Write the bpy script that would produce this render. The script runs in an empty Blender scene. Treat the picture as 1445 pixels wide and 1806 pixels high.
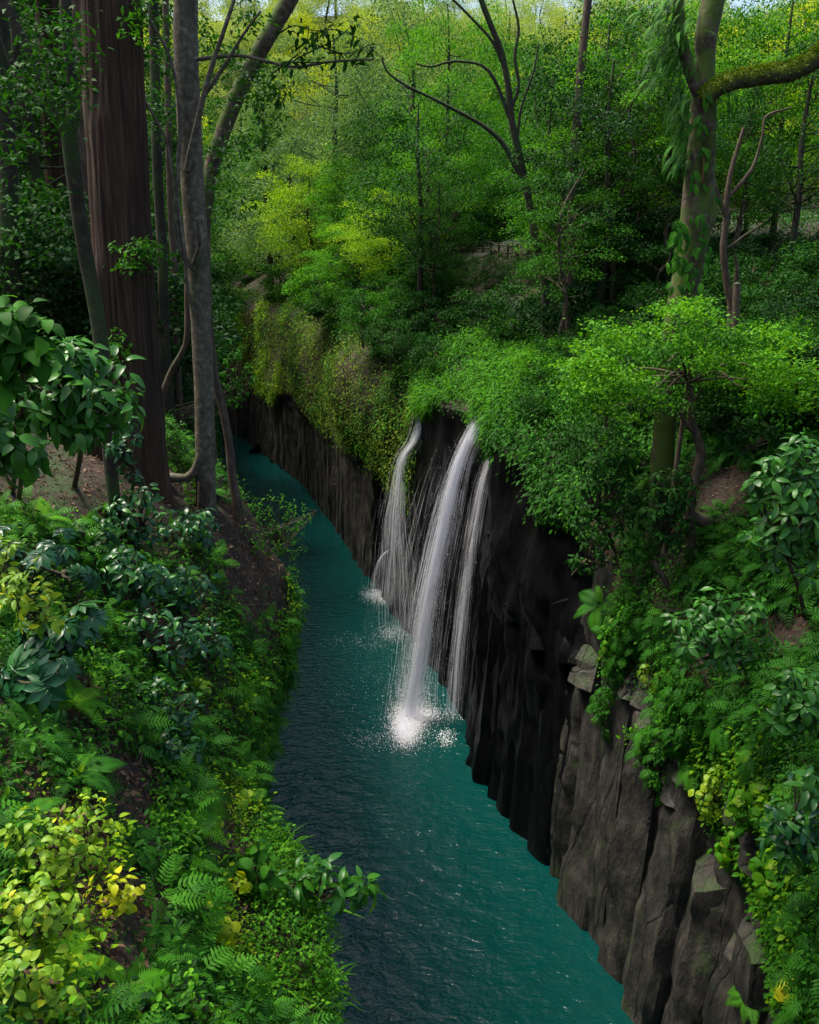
import bpy, math, random
import numpy as np
from mathutils import Vector, Matrix
from mathutils.bvhtree import BVHTree

# ------------------------------------------------------------------ camera, sky, sun, exposure
scene = bpy.context.scene
COL = scene.collection
F_PX, CU, CV, PITCH = 1500.0, 722.5, 903.0, math.radians(15)
CAM = np.array([0.0, 0.0, 23.0])
CP, SP = math.cos(PITCH), math.sin(PITCH)
cd = bpy.data.cameras.new('camera')
cam = bpy.data.objects.new('camera', cd)
COL.objects.link(cam)
cam.location = CAM
cam.rotation_euler = (math.radians(75), 0, 0)
cd.sensor_fit = 'VERTICAL'
cd.sensor_height = 36.0
cd.lens = 36.0 * F_PX / 1806.0
cd.clip_start, cd.clip_end = 0.1, 3000
scene.camera = cam

SUN_EL, SUN_AZ = math.radians(66), math.radians(-72)     # azimuth from +Y towards +X
world = bpy.data.worlds.new("World")
scene.world = world
world.use_nodes = True
wn = world.node_tree
sky = wn.nodes.new('ShaderNodeTexSky')
sky.sky_type = 'NISHITA'
sky.sun_disc = False
sky.sun_elevation = SUN_EL
sky.sun_rotation = SUN_AZ
sky.air_density, sky.dust_density, sky.ozone_density = 1.0, 4.0, 1.0
wn.links.new(sky.outputs[0], wn.nodes['Background'].inputs[0])
wn.nodes['Background'].inputs[1].default_value = 0.13
sd = bpy.data.lights.new('sun', 'SUN')
sd.energy, sd.angle, sd.color = 3.0, math.radians(18), (1.0, 0.94, 0.80)
sun = bpy.data.objects.new('sun', sd)
COL.objects.link(sun)
sdir = Vector((math.sin(SUN_AZ) * math.cos(SUN_EL), math.cos(SUN_AZ) * math.cos(SUN_EL), math.sin(SUN_EL)))
sun.rotation_euler = sdir.to_track_quat('Z', 'Y').to_euler()
scene.view_settings.view_transform = 'Standard'
scene.view_settings.look = 'None'
scene.view_settings.exposure = 1.3
scene.view_settings.gamma = 1.0
scene.view_settings.use_curve_mapping = False
scene.render.engine = 'CYCLES'
scene.cycles.max_bounces = 12
scene.cycles.diffuse_bounces = 8
scene.cycles.glossy_bounces = 2
scene.cycles.transmission_bounces = 8
scene.cycles.transparent_max_bounces = 8
scene.cycles.caustics_reflective = False
scene.cycles.caustics_refractive = False
scene.cycles.use_denoising = True
scene.cycles.sample_clamp_indirect = 4.0

RNG = np.random.default_rng(7)
random.seed(7)

# ------------------------------------------------------------------ numeric helpers
def ray(u, v):
    a, b = (u - CU) / F_PX, (CV - v) / F_PX
    return np.array([a, CP + b * SP, -SP + b * CP])

def at(u, v, y):                      # the point seen at that pixel at a distance y along the gorge
    d = ray(u, v)
    return CAM + d * (y / d[1])

def project(p):
    q = np.asarray(p, float) - CAM
    dep = q[..., 1] * CP - q[..., 2] * SP
    up = q[..., 1] * SP + q[..., 2] * CP
    dd = np.where(dep > 0.05, dep, 0.05)
    return CU + F_PX * q[..., 0] / dd, CV - F_PX * up / dd, dep

def depth(p):
    return float(project(p)[2])

def norm(a):
    a = np.asarray(a, float)
    return a / np.maximum(np.linalg.norm(a, axis=-1, keepdims=True), 1e-9)

def _hash(ix, iy, iz):
    h = (ix.astype(np.int64) * 73856093) ^ (iy.astype(np.int64) * 19349663) ^ (iz.astype(np.int64) * 83492791)
    h = (h ^ (h >> 13)) * 1274126177
    h = (h ^ (h >> 16)) & 0xffff
    return h / 65535.0 * 2 - 1

def vnoise(p):
    p = np.asarray(p, float)
    i = np.floor(p).astype(np.int64)
    f = p - i
    f = f * f * (3 - 2 * f)
    r = 0
    for dx in (0, 1):
        for dy in (0, 1):
            for dz in (0, 1):
                w = (f[..., 0] if dx else 1 - f[..., 0]) * (f[..., 1] if dy else 1 - f[..., 1]) * (f[..., 2] if dz else 1 - f[..., 2])
                r = r + w * _hash(i[..., 0] + dx, i[..., 1] + dy, i[..., 2] + dz)
    return r

def fbm(p, octv=4):
    r, a = 0, 1.0
    p = np.asarray(p, float)
    for k in range(octv):
        r = r + a * vnoise(p * (2.03 ** k) + 17.3 * k)
        a *= 0.5
    return r

def in_poly(u, v, poly):
    inside = np.zeros(np.shape(u), bool)
    n = len(poly)
    for i in range(n):
        x1, y1 = poly[i]
        x2, y2 = poly[(i + 1) % n]
        c = ((y1 > v) != (y2 > v)) & (u < (x2 - x1) * (v - y1) / (y2 - y1 + 1e-9) + x1)
        inside ^= c
    return inside

# ------------------------------------------------------------------ mesh helpers
class Geo:
    def __init__(self):
        self.v, self.f, self.t, self.n = [], [], [], 0
    def add(self, v, f, mi=0, tint=0.5):
        v = np.asarray(v, float).reshape(-1, 3)
        f = np.asarray(f, np.int64)
        self.v.append(v)
        self.f.append((f + self.n, mi))
        self.t.append(np.full(len(v), tint) if np.isscalar(tint) else np.asarray(tint, float))
        self.n += len(v)
    def mesh(self, name, mats, smooth=True):
        me = bpy.data.meshes.new(name)
        v = np.concatenate(self.v)
        loops = np.concatenate([f.ravel() for f, _ in self.f])
        cnt = np.concatenate([np.full(len(f), f.shape[1]) for f, _ in self.f])
        mi = np.concatenate([np.full(len(f), m) for f, m in self.f])
        st = np.concatenate([[0], np.cumsum(cnt)[:-1]])
        me.vertices.add(len(v))
        me.vertices.foreach_set('co', v.ravel())
        me.loops.add(len(loops))
        me.loops.foreach_set('vertex_index', loops.astype(np.int32))
        me.polygons.add(len(cnt))
        me.polygons.foreach_set('loop_start', st.astype(np.int32))
        me.polygons.foreach_set('loop_total', cnt.astype(np.int32))
        me.polygons.foreach_set('material_index', mi.astype(np.int32))
        me.polygons.foreach_set('use_smooth', np.full(len(cnt), smooth))
        at_ = me.attributes.new('tint', 'FLOAT', 'POINT')
        at_.data.foreach_set('value', np.concatenate(self.t).astype(np.float32))
        for m in (mats if isinstance(mats, (list, tuple)) else [mats]):
            me.materials.append(m)
        me.update(calc_edges=True)
        me.validate()
        return me
    def build(self, name, mats, parent=None, smooth=True, origin=None, kind=None):
        if origin is not None:
            self.v = [a - np.asarray(origin) for a in self.v]
        return link(name, self.mesh(name, mats, smooth), parent, origin if parent is None else None, kind)

def link(name, me, parent=None, loc=None, kind=None):
    o = bpy.data.objects.new(name, me)
    COL.objects.link(o)
    if parent is not None:
        o.parent = parent
    if loc is not None:
        o.location = loc
    if kind:
        o['kind'] = kind
    return o

def tag(o, label, cat, group=None):
    o['label'] = label
    o['category'] = cat
    if group:
        o['group'] = group
    return o

def thing(name, label, cat, loc, group=None, rotz=0.0, scale=1.0):
    o = bpy.data.objects.new(name, None)
    o.empty_display_size = 0.2
    COL.objects.link(o)
    o.location = loc
    o.rotation_euler = (0, 0, rotz)
    o.scale = (scale,) * 3 if np.isscalar(scale) else scale
    return tag(o, label, cat, group)

def smooth_path(pts, step):
    pts = np.asarray(pts, float)
    n = len(pts)
    ext = np.vstack([2 * pts[0] - pts[1], pts, 2 * pts[-1] - pts[-2]])
    out = []
    for i in range(n - 1):
        p0, p1, p2, p3 = ext[i:i + 4]
        L = np.linalg.norm((p2 - p1)[:3])
        k = max(2, int(L / step))
        t = np.linspace(0, 1, k, endpoint=False)[:, None]
        out.append(0.5 * ((2 * p1) + (-p0 + p2) * t + (2 * p0 - 5 * p1 + 4 * p2 - p3) * t ** 2 + (-p0 + 3 * p1 - 3 * p2 + p3) * t ** 3))
    out.append(pts[-1][None])
    return np.vstack(out)

def tube(geo, pts, radii, seg=8, step=0.3, lump=0.0, lump_s=1.5, ridge=0.0, ridge_n=22, mi=0, tint=0.5, mod=None, seed=0):
    P = smooth_path(np.column_stack([np.asarray(pts, float), np.asarray(radii, float)]), step)
    c, r = P[:, :3], P[:, 3]
    n = len(c)
    T = norm(np.gradient(c, axis=0))
    ref = np.array([1.0, 0, 0]) if abs(T[0][0]) < 0.8 else np.array([0, 1.0, 0])
    X = np.zeros((n, 3))
    x = norm(ref - T[0] * ref.dot(T[0]))
    for i in range(n):
        x = norm(x - T[i] * x.dot(T[i]))
        X[i] = x
    Y = np.cross(T, X)
    th = np.linspace(0, 2 * np.pi, seg, endpoint=False)
    dirs = X[:, None, :] * np.cos(th)[None, :, None] + Y[:, None, :] * np.sin(th)[None, :, None]
    rr = np.repeat(r[:, None], seg, 1)
    if lump:
        q = (c[:, None, :] + dirs * rr[..., None]) * lump_s + seed
        rr = rr * (1 + lump * fbm(q, 3))
    if ridge:
        L = np.arange(n)[:, None] * step
        q = np.stack([np.cos(th)[None, :] * ridge_n / 6.28 + 0 * L, np.sin(th)[None, :] * ridge_n / 6.28 + 0 * L, L * 0.35 + 0 * th[None, :]], -1)
        rr = rr * (1 + ridge * (1 - 2 * np.abs(vnoise(q + seed))))
    if mod is not None:
        rr = mod(c, dirs, rr)
    V = c[:, None, :] + dirs * rr[..., None]
    i, j = np.meshgrid(np.arange(n - 1), np.arange(seg), indexing='ij')
    a = i * seg + j
    b = i * seg + (j + 1) % seg
    geo.add(V.reshape(-1, 3), np.stack([a, b, b + seg, a + seg], -1).reshape(-1, 4), mi, tint)
    tip = np.vstack([V[-1], c[-1] + T[-1] * r[-1] * 0.5])
    k = np.arange(seg)
    geo.add(tip, np.stack([k, (k + 1) % seg, np.full(seg, seg)], -1), mi, tint)

def place(geo, tmpl, pos, ydir, zdir, scale, mi=0, tint=None):
    """copies of a small template (verts, tris) with y along ydir and z towards zdir"""
    tv, tf = tmpl
    pos = np.asarray(pos, float)
    N = len(pos)
    if N == 0:
        return
    y = norm(ydir)
    x = norm(np.cross(y, zdir))
    z = np.cross(x, y)
    s = np.broadcast_to(np.asarray(scale, float), (N,))[:, None, None]
    V = pos[:, None, :] + s * (tv[None, :, 0:1] * x[:, None, :] + tv[None, :, 1:2] * y[:, None, :] + tv[None, :, 2:3] * z[:, None, :])
    Fc = tf[None, :, :] + (np.arange(N) * len(tv))[:, None, None]
    if tint is None:
        tint = RNG.random(N)
    geo.add(V.reshape(-1, 3), Fc.reshape(-1, tf.shape[1]), mi, np.repeat(np.asarray(tint), len(tv)))

def rand_dirs(n):
    return norm(RNG.normal(size=(n, 3)))

# leaf templates: y from base to tip, z up
T_CARD = (np.array([[0, 0, 0], [-.30, .45, .07], [.30, .45, .07], [0, 1, -.06]], float), np.array([[0, 2, 3], [0, 3, 1]]))
T_BLADE = (np.array([[-.03, 0, 0], [.03, 0, 0], [-.03, .5, .10], [.03, .5, .10], [0, 1, -.12]], float), np.array([[0, 1, 3], [0, 3, 2], [2, 3, 4]]))

def leaf_template(w=0.36, droop=0.18, fold=0.10, rows=(0, .12, .35, .6, .82, 1), shape=None, stalk=0.12, wave=0.0, seed=0):
    prof = shape or (lambda t: math.sin(math.pi * min(1, t ** 0.85)) ** 0.8)
    r = np.random.default_rng(seed)
    v, f = [], []
    for k, t in enumerate(rows):
        hw = w / 2 * (prof(t) if 0 < t < 1 else 0.015)
        z = -droop * t * t + 0.05 * math.sin(t * 3)
        y = stalk + t * (1 - stalk)
        e = fold * hw * 2
        v += [[-hw, y, z + e + wave * r.normal() * 0.5], [0, y, z], [hw, y, z + e + wave * r.normal() * 0.5]]
    for k in range(len(rows) - 1):
        a = 3 * k
        f += [[a, a + 1, a + 4], [a, a + 4, a + 3], [a + 1, a + 2, a + 5], [a + 1, a + 5, a + 4]]
    b = len(v)
    v += [[-.012, 0, 0.0], [.012, 0, 0.0]]
    f += [[b, b + 1, 1]]
    return np.array(v, float), np.array(f)

T_LEAF = leaf_template()
T_LEAF_LOW = leaf_template(rows=(0, .3, .65, 1))
T_OVATE = leaf_template(w=.52, droop=.12, shape=lambda t: math.sin(math.pi * t ** .7) ** .75, rows=(0, .15, .4, .7, 1))

def round_template(w=1.0, n=11, droop=.12, seed=0):
    r = np.random.default_rng(seed)
    v, f = [[0, .32, 0.02]], []
    for k in range(n):
        th = -math.pi / 2 + 0.28 + (2 * math.pi - .56) * k / (n - 1)
        rad = .5 * (1 + .10 * r.normal())
        v.append([w * rad * math.cos(th), .42 + rad * math.sin(th), -droop * (0.5 + .6 * r.random())])
    for k in range(1, n):
        f.append([0, k, k + 1])
    f.append([0, n, 1])
    return np.array(v, float), np.array(f)

def palmate_template(lobes=8, seed=0):
    r = np.random.default_rng(seed)
    v, f = [], []
    for k in range(lobes):
        th = math.radians(-125 + 250 * k / (lobes - 1))
        L = .62 * (1 - .35 * abs(k - (lobes - 1) / 2) / lobes * 2) + .03 * r.normal()
        d = np.array([math.sin(th), math.cos(th), 0])
        s = np.array([math.cos(th), -math.sin(th), 0])
        b = len(v)
        o = np.array([0, .35, 0])
        for t, w, z in ((0, .03, .03), (.3, .085, .02), (.62, .125, -.03), (.85, .07, -.09)):
            p = o + d * L * t + np.array([0, 0, z * 1.2])
            v += [p - s * w + [0, 0, .035], p, p + s * w + [0, 0, .035]]
        v.append(o + d * L + [0, 0, -.16])
        for q in range(3):
            a = b + 3 * q
            f += [[a, a + 1, a + 4], [a, a + 4, a + 3], [a + 1, a + 2, a + 5], [a + 1, a + 5, a + 4]]
        a = b + 9
        f += [[a, a + 1, b + 12], [a + 1, a + 2, b + 12]]
    return np.array(v, float), np.array(f)

def frond_template(pairs=18, arch=.35, wid=.30, pin=.022, seed=0, pinna_droop=.10):
    r = np.random.default_rng(seed)
    def spine(t):
        return np.array([.02 * math.sin(3 * t), t * (1 - .12 * arch * t), arch * (t - t * t * 1.55)])
    v, f = [], []
    n = pairs
    for k in range(n):
        t = .12 + .86 * k / (n - 1)
        p = spine(t)
        tan = spine(min(1, t + .02)) - p
        tan = tan / np.linalg.norm(tan)
        L = wid * (math.sin(math.pi * min(1, (t * .92 + .08) ** .8)) ** .8) * (1 + .08 * r.normal()) + .01
        for s in (-1, 1):
            d = np.array([s, 0, 0]) * .93 + tan * .38
            d /= np.linalg.norm(d)
            b = len(v)
            hw = pin * (.6 + .5 * L / wid)
            m = p + d * L * .45 + [0, 0, .012]
            v += [p - tan * hw * .6, p + tan * hw * .6, m + tan * hw, m - tan * hw, p + d * L - np.array([0, 0, pinna_droop * L])]
            f += [[b, b + 1, b + 2], [b, b + 2, b + 3], [b + 3, b + 2, b + 4]]
    for k in range(8):
        t0, t1 = k / 8, (k + 1) / 8
        p, q = spine(t0), spine(t1)
        b = len(v)
        w = .008 * (1.2 - t0)
        v += [p + [-w, 0, 0], p + [w, 0, 0], q + [w * .9, 0, 0], q + [-w * .9, 0, 0]]
        f += [[b, b + 1, b + 2], [b, b + 2, b + 3]]
    return np.array(v, float), np.array(f)

# ------------------------------------------------------------------ materials
def new_mat(name):
    m = bpy.data.materials.new(name)
    m.use_nodes = True
    nt = m.node_tree
    nt.nodes.clear()
    out = nt.nodes.new('ShaderNodeOutputMaterial')
    return m, nt, out

def node(nt, typ, **kw):
    n = nt.nodes.new(typ)
    for k, val in kw.items():
        if k.startswith('i_'):
            n.inputs[k[2:].replace('_', ' ')].default_value = val
        else:
            setattr(n, k, val)
    return n

def mix_rgb(nt, fac, a, b, blend='MIX'):
    n = nt.nodes.new('ShaderNodeMix')
    n.data_type = 'RGBA'
    n.blend_type = blend
    for sock, val in ((n.inputs[0], fac), (n.inputs[6], a), (n.inputs[7], b)):
        if hasattr(val, 'is_output'):
            nt.links.new(val, sock)
        elif isinstance(val, (int, float)):
            sock.default_value = val
        else:
            sock.default_value = (*val[:3], 1)
    return n.outputs[2]

def ramp(nt, fac, stops):
    n = nt.nodes.new('ShaderNodeValToRGB')
    nt.links.new(fac, n.inputs[0])
    e = n.color_ramp.elements
    while len(e) < len(stops):
        e.new(0.5)
    for el, (p, c) in zip(e, stops):
        el.position = p
        el.color = (*c[:3], 1) if not np.isscalar(c) else (c, c, c, 1)
    return n.outputs[0]

def leaf_mat(name, dark, mid, light, rough=0.45, trans=0.35, spec=0.22, veins=True):
    m, nt, out = new_mat(name)
    a = node(nt, 'ShaderNodeAttribute', attribute_name='tint')
    oi = nt.nodes.new('ShaderNodeObjectInfo')
    add = node(nt, 'ShaderNodeMath', operation='ADD')
    nt.links.new(a.outputs['Fac'], add.inputs[0])
    nt.links.new(oi.outputs['Random'], add.inputs[1])
    fr = node(nt, 'ShaderNodeMath', operation='FRACT')
    nt.links.new(add.outputs[0], fr.inputs[0])
    col = ramp(nt, fr.outputs[0], [(0, dark), (.5, mid), (1, light)])
    geo = nt.nodes.new('ShaderNodeNewGeometry')
    nz = node(nt, 'ShaderNodeTexNoise', i_Scale=9.0, i_Detail=2.0)
    nt.links.new(geo.outputs['Position'], nz.inputs['Vector'])
    col = mix_rgb(nt, 0.45, col, ramp(nt, nz.outputs['Fac'], [(.3, (.45, .45, .45)), (.7, (1.15, 1.15, 1.15))]), 'MULTIPLY')
    p = node(nt, 'ShaderNodeBsdfPrincipled', i_Roughness=rough)
    p.inputs['Specular IOR Level'].default_value = spec
    nt.links.new(col, p.inputs['Base Color'])
    tr = nt.nodes.new('ShaderNodeBsdfTranslucent')
    nt.links.new(mix_rgb(nt, 1.0, col, (1.5, 1.35, .55), 'MULTIPLY'), tr.inputs['Color'])
    mx = node(nt, 'ShaderNodeMixShader', i_Fac=trans)
    nt.links.new(p.outputs[0], mx.inputs[1])
    nt.links.new(tr.outputs[0], mx.inputs[2])
    nt.links.new(mx.outputs[0], out.inputs[0])
    return m

def rough_mat(name, c1, c2, c3=None, scale=(1, 1, 1), freq=3.0, rough=.85, bump=.4, dist=.05, spec=.3, moss=None, moss_amt=.5, moss_scale=.8, detail=8.0, cracks=0.0):
    m, nt, out = new_mat(name)
    tc = nt.nodes.new('ShaderNodeNewGeometry')
    mp = node(nt, 'ShaderNodeMapping')
    mp.inputs['Scale'].default_value = scale
    nt.links.new(tc.outputs['Position'], mp.inputs['Vector'])
    nz = node(nt, 'ShaderNodeTexNoise', i_Scale=freq, i_Detail=detail, i_Roughness=.62)
    nt.links.new(mp.outputs[0], nz.inputs['Vector'])
    stops = [(.3, c1), (.65, c2)] if c3 is None else [(.28, c1), (.52, c2), (.74, c3)]
    col = ramp(nt, nz.outputs['Fac'], stops)
    n2 = node(nt, 'ShaderNodeTexNoise', i_Scale=freq * .17, i_Detail=3.0)
    nt.links.new(tc.outputs['Position'], n2.inputs['Vector'])
    col = mix_rgb(nt, .6, col, ramp(nt, n2.outputs['Fac'], [(.35, (.55, .55, .55)), (.65, (1.1, 1.1, 1.1))]), 'MULTIPLY')
    if moss:
        n3 = node(nt, 'ShaderNodeTexNoise', i_Scale=moss_scale, i_Detail=6.0, i_Roughness=.65)
        nt.links.new(tc.outputs['Position'], n3.inputs['Vector'])
        sx = nt.nodes.new('ShaderNodeSeparateXYZ')
        nt.links.new(tc.outputs['Normal'], sx.inputs[0])
        ad = node(nt, 'ShaderNodeMath', operation='MULTIPLY_ADD')
        nt.links.new(sx.outputs['Z'], ad.inputs[0])
        ad.inputs[1].default_value = .22
        nt.links.new(n3.outputs['Fac'], ad.inputs[2])
        lo = .5 + (.5 - moss_amt) * .6
        fac = ramp(nt, ad.outputs[0], [(lo, 0.0), (min(1, lo + .14), 1.0)])
        col = mix_rgb(nt, fac, col, moss)
    hgt = nz.outputs['Fac']
    if cracks:
        m2 = node(nt, 'ShaderNodeMapping')
        m2.inputs['Scale'].default_value = (.85, .85, .13)
        m2.inputs['Rotation'].default_value = (.12, -.15, 0)
        nd = node(nt, 'ShaderNodeTexNoise', i_Scale=1.4, i_Detail=3.0)
        nt.links.new(tc.outputs['Position'], nd.inputs['Vector'])
        va = node(nt, 'ShaderNodeVectorMath', operation='MULTIPLY_ADD')
        nt.links.new(nd.outputs['Color'], va.inputs[0])
        va.inputs[1].default_value = (.3, .3, .8)
        nt.links.new(tc.outputs['Position'], va.inputs[2])
        nt.links.new(va.outputs[0], m2.inputs['Vector'])
        vo = node(nt, 'ShaderNodeTexVoronoi', feature='DISTANCE_TO_EDGE', i_Scale=1.0)
        nt.links.new(m2.outputs[0], vo.inputs['Vector'])
        cf = ramp(nt, vo.outputs['Distance'], [(0.0, .2), (.035, 1.0)])
        col = mix_rgb(nt, cracks, col, cf, 'MULTIPLY')
        ma = node(nt, 'ShaderNodeMath', operation='MULTIPLY_ADD')
        nt.links.new(cf, ma.inputs[0])
        ma.inputs[1].default_value = .25
        nt.links.new(hgt, ma.inputs[2])
        hgt = ma.outputs[0]
    p = node(nt, 'ShaderNodeBsdfPrincipled', i_Roughness=rough)
    p.inputs['Specular IOR Level'].default_value = spec
    nt.links.new(col, p.inputs['Base Color'])
    bp = node(nt, 'ShaderNodeBump', i_Strength=bump, i_Distance=dist)
    nt.links.new(hgt, bp.inputs['Height'])
    nt.links.new(bp.outputs[0], p.inputs['Normal'])
    nt.links.new(p.outputs[0], out.inputs[0])
    return m

M = {}
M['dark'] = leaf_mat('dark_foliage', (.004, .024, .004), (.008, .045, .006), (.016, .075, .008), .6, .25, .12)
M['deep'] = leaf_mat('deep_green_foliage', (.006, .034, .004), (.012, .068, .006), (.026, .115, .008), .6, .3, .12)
M['mid'] = leaf_mat('green_foliage', (.012, .065, .004), (.026, .13, .006), (.055, .21, .010), .6, .35, .12)
M['fresh'] = leaf_mat('fresh_green_foliage', (.032, .14, .004), (.065, .25, .008), (.13, .35, .014), .6, .4, .12)
M['lime'] = leaf_mat('lime_foliage', (.09, .24, .004), (.17, .35, .008), (.28, .44, .014), .6, .45, .12)
M['yellow'] = leaf_mat('yellow_green_foliage', (.16, .27, .006), (.30, .41, .010), (.45, .52, .016), .6, .45, .12)
M['grey'] = leaf_mat('grey_green_foliage', (.045, .11, .035), (.09, .19, .06), (.16, .28, .10), .7, .35, .1)
M['pale'] = leaf_mat('sun_paled_foliage', (.14, .26, .06), (.25, .37, .09), (.38, .46, .14), .7, .4, .1)  # sunlit brightness of the far crowns put into the leaf colour
M['gloss'] = leaf_mat('glossy_leaf', (.008, .055, .020), (.014, .085, .026), (.03, .13, .022), .32, .2, .32)
M['glossg'] = leaf_mat('glossy_green_leaf', (.018, .095, .010), (.034, .15, .014), (.06, .22, .018), .36, .28, .3)
M['fern'] = leaf_mat('fern_leaf', (.012, .07, .005), (.028, .14, .008), (.06, .22, .012), .6, .35, .12)
M['lleaf'] = leaf_mat('lime_leaf', (.10, .24, .012), (.18, .34, .018), (.30, .44, .03), .45, .4)
M['yleaf'] = leaf_mat('yellow_leaf', (.28, .40, .012), (.42, .50, .014), (.55, .55, .02), .45, .45)
M['grass'] = leaf_mat('grass_blade', (.03, .14, .004), (.07, .26, .008), (.14, .38, .014), .6, .4, .12)
M['litter'] = leaf_mat('dead_leaf', (.05, .026, .014), (.10, .055, .03), (.19, .12, .07), .7, .1, .2)
M['moss'] = leaf_mat('moss_tuft', (.05, .11, .006), (.10, .18, .010), (.20, .28, .014), .7, .3, .2)
M['soil'] = rough_mat('soil', (.012, .008, .006), (.035, .022, .015), (.075, .05, .034), freq=7, bump=.8, dist=.06, moss=(.02, .045, .008), moss_amt=.12)
M['rock'] = rough_mat('basalt', (.007, .0065, .006), (.030, .027, .022), (.085, .075, .059), scale=(1, 1, .4), freq=2.4, rough=.65, bump=1.0, dist=.16, spec=.4, moss=(.025, .05, .010), moss_amt=.36, cracks=.7)
M['wet_shaded'] = rough_mat('wet_shaded_basalt', (.001, .001, .001), (.0022, .0022, .0026), (.006, .006, .007), scale=(1, 1, .3), freq=2.4, rough=.45, bump=.8, dist=.12, spec=.14)  # wet rock, with the shade under the overhang also put into its colour
M['mossrock'] = rough_mat('mossy_rock', (.012, .012, .008), (.03, .03, .018), (.06, .055, .03), freq=1.8, rough=.8, bump=.8, dist=.12, moss=(.05, .075, .008), moss_amt=.62)
M['floor'] = rough_mat('forest_floor', (.015, .014, .008), (.035, .04, .015), (.06, .07, .02), freq=2.2, bump=.6, dist=.08)
M['cedar'] = rough_mat('cedar_bark', (.012, .0065, .0035), (.046, .026, .014), (.115, .072, .042), scale=(7, 7, .22), freq=2.2, rough=.9, bump=1.0, dist=.05, moss=(.03, .045, .012), moss_amt=.22)
M['greybark'] = rough_mat('grey_bark', (.04, .034, .022), (.105, .09, .062), (.23, .20, .145), freq=9, rough=.85, bump=.5, dist=.02, moss=(.03, .045, .014), moss_amt=.3)
M['brownbark'] = rough_mat('brown_bark', (.03, .02, .013), (.075, .052, .034), (.15, .11, .075), scale=(2, 2, .7), freq=5, rough=.85, bump=.6, dist=.02, moss=(.035, .055, .012), moss_amt=.3)
M['darkbark'] = rough_mat('dark_bark', (.012, .011, .006), (.03, .027, .015), (.065, .056, .032), freq=5, rough=.9, bump=.6, dist=.02, moss=(.025, .05, .010), moss_amt=.5)
M['mossbark'] = rough_mat('mossy_bark', (.022, .015, .010), (.075, .054, .036), (.20, .155, .115), freq=7, rough=.85, bump=.7, dist=.025, moss=(.05, .085, .010), moss_amt=.60, moss_scale=1.3)
M['mosslimb'] = rough_mat('moss_covered_bark', (.02, .018, .01), (.06, .055, .03), (.12, .11, .06), freq=7, rough=.9, bump=.8, dist=.03, moss=(.085, .12, .008), moss_amt=.66, moss_scale=1.0)
M['wood'] = rough_mat('weathered_wood', (.02, .016, .012), (.04, .03, .022), (.07, .055, .04), scale=(1, 1, 3), freq=6, rough=.8, bump=.3, dist=.01)
M['heart'] = rough_mat('heartwood', (.10, .04, .015), (.26, .13, .05), (.4, .24, .12), scale=(5, 5, .5), freq=5, rough=.8, bump=.6, dist=.02)
M['hollow'] = rough_mat('rotten_wood', (.006, .004, .003), (.015, .01, .007), freq=5)
M['path'] = rough_mat('gravel_path', (.05, .044, .04), (.09, .08, .07), (.14, .125, .11), freq=8, bump=.3, dist=.02)

def water_mat():
    m, nt, out = new_mat('turquoise_water')
    p = node(nt, 'ShaderNodeBsdfPrincipled', i_Roughness=.07, i_IOR=1.33)
    p.inputs['Base Color'].default_value = (.0008, .034, .031, 1)
    p.inputs['Specular IOR Level'].default_value = .28
    g = nt.nodes.new('ShaderNodeNewGeometry')
    h = None
    for sc, st, rot in ((1.6, .8, .3), (3.6, .9, -.5), (8.0, .5, .9)):
        mp = node(nt, 'ShaderNodeMapping')
        mp.inputs['Scale'].default_value = (1.0, 1.7, 1)
        mp.inputs['Rotation'].default_value = (0, 0, rot)
        nt.links.new(g.outputs['Position'], mp.inputs[0])
        n = node(nt, 'ShaderNodeTexNoise', i_Scale=sc, i_Detail=2.0, i_Distortion=.6)
        nt.links.new(mp.outputs[0], n.inputs['Vector'])
        b = node(nt, 'ShaderNodeBump', i_Strength=min(1, st * 1.1), i_Distance=.15 / sc)
        nt.links.new(n.outputs['Fac'], b.inputs['Height'])
        if h is not None:
            nt.links.new(h, b.inputs['Normal'])
        h = b.outputs[0]
    nt.links.new(h, p.inputs['Normal'])
    nt.links.new(p.outputs[0], out.inputs[0])
    return m
M['water'] = water_mat()

def fall_mat(name, col, trans):
    m, nt, out = new_mat(name)
    d = node(nt, 'ShaderNodeBsdfPrincipled', i_Roughness=.25)
    d.inputs['Base Color'].default_value = (*col, 1)
    t = nt.nodes.new('ShaderNodeBsdfTranslucent')
    t.inputs['Color'].default_value = (*col, 1)
    mx = node(nt, 'ShaderNodeMixShader', i_Fac=trans)
    nt.links.new(d.outputs[0], mx.inputs[1])
    nt.links.new(t.outputs[0], mx.inputs[2])
    nt.links.new(mx.outputs[0], out.inputs[0])
    return m
M['fall'] = fall_mat('falling_water', (.94, .94, .97), .5)
M['foam'] = fall_mat('white_foam', (.88, .88, .92), .3)

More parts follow.
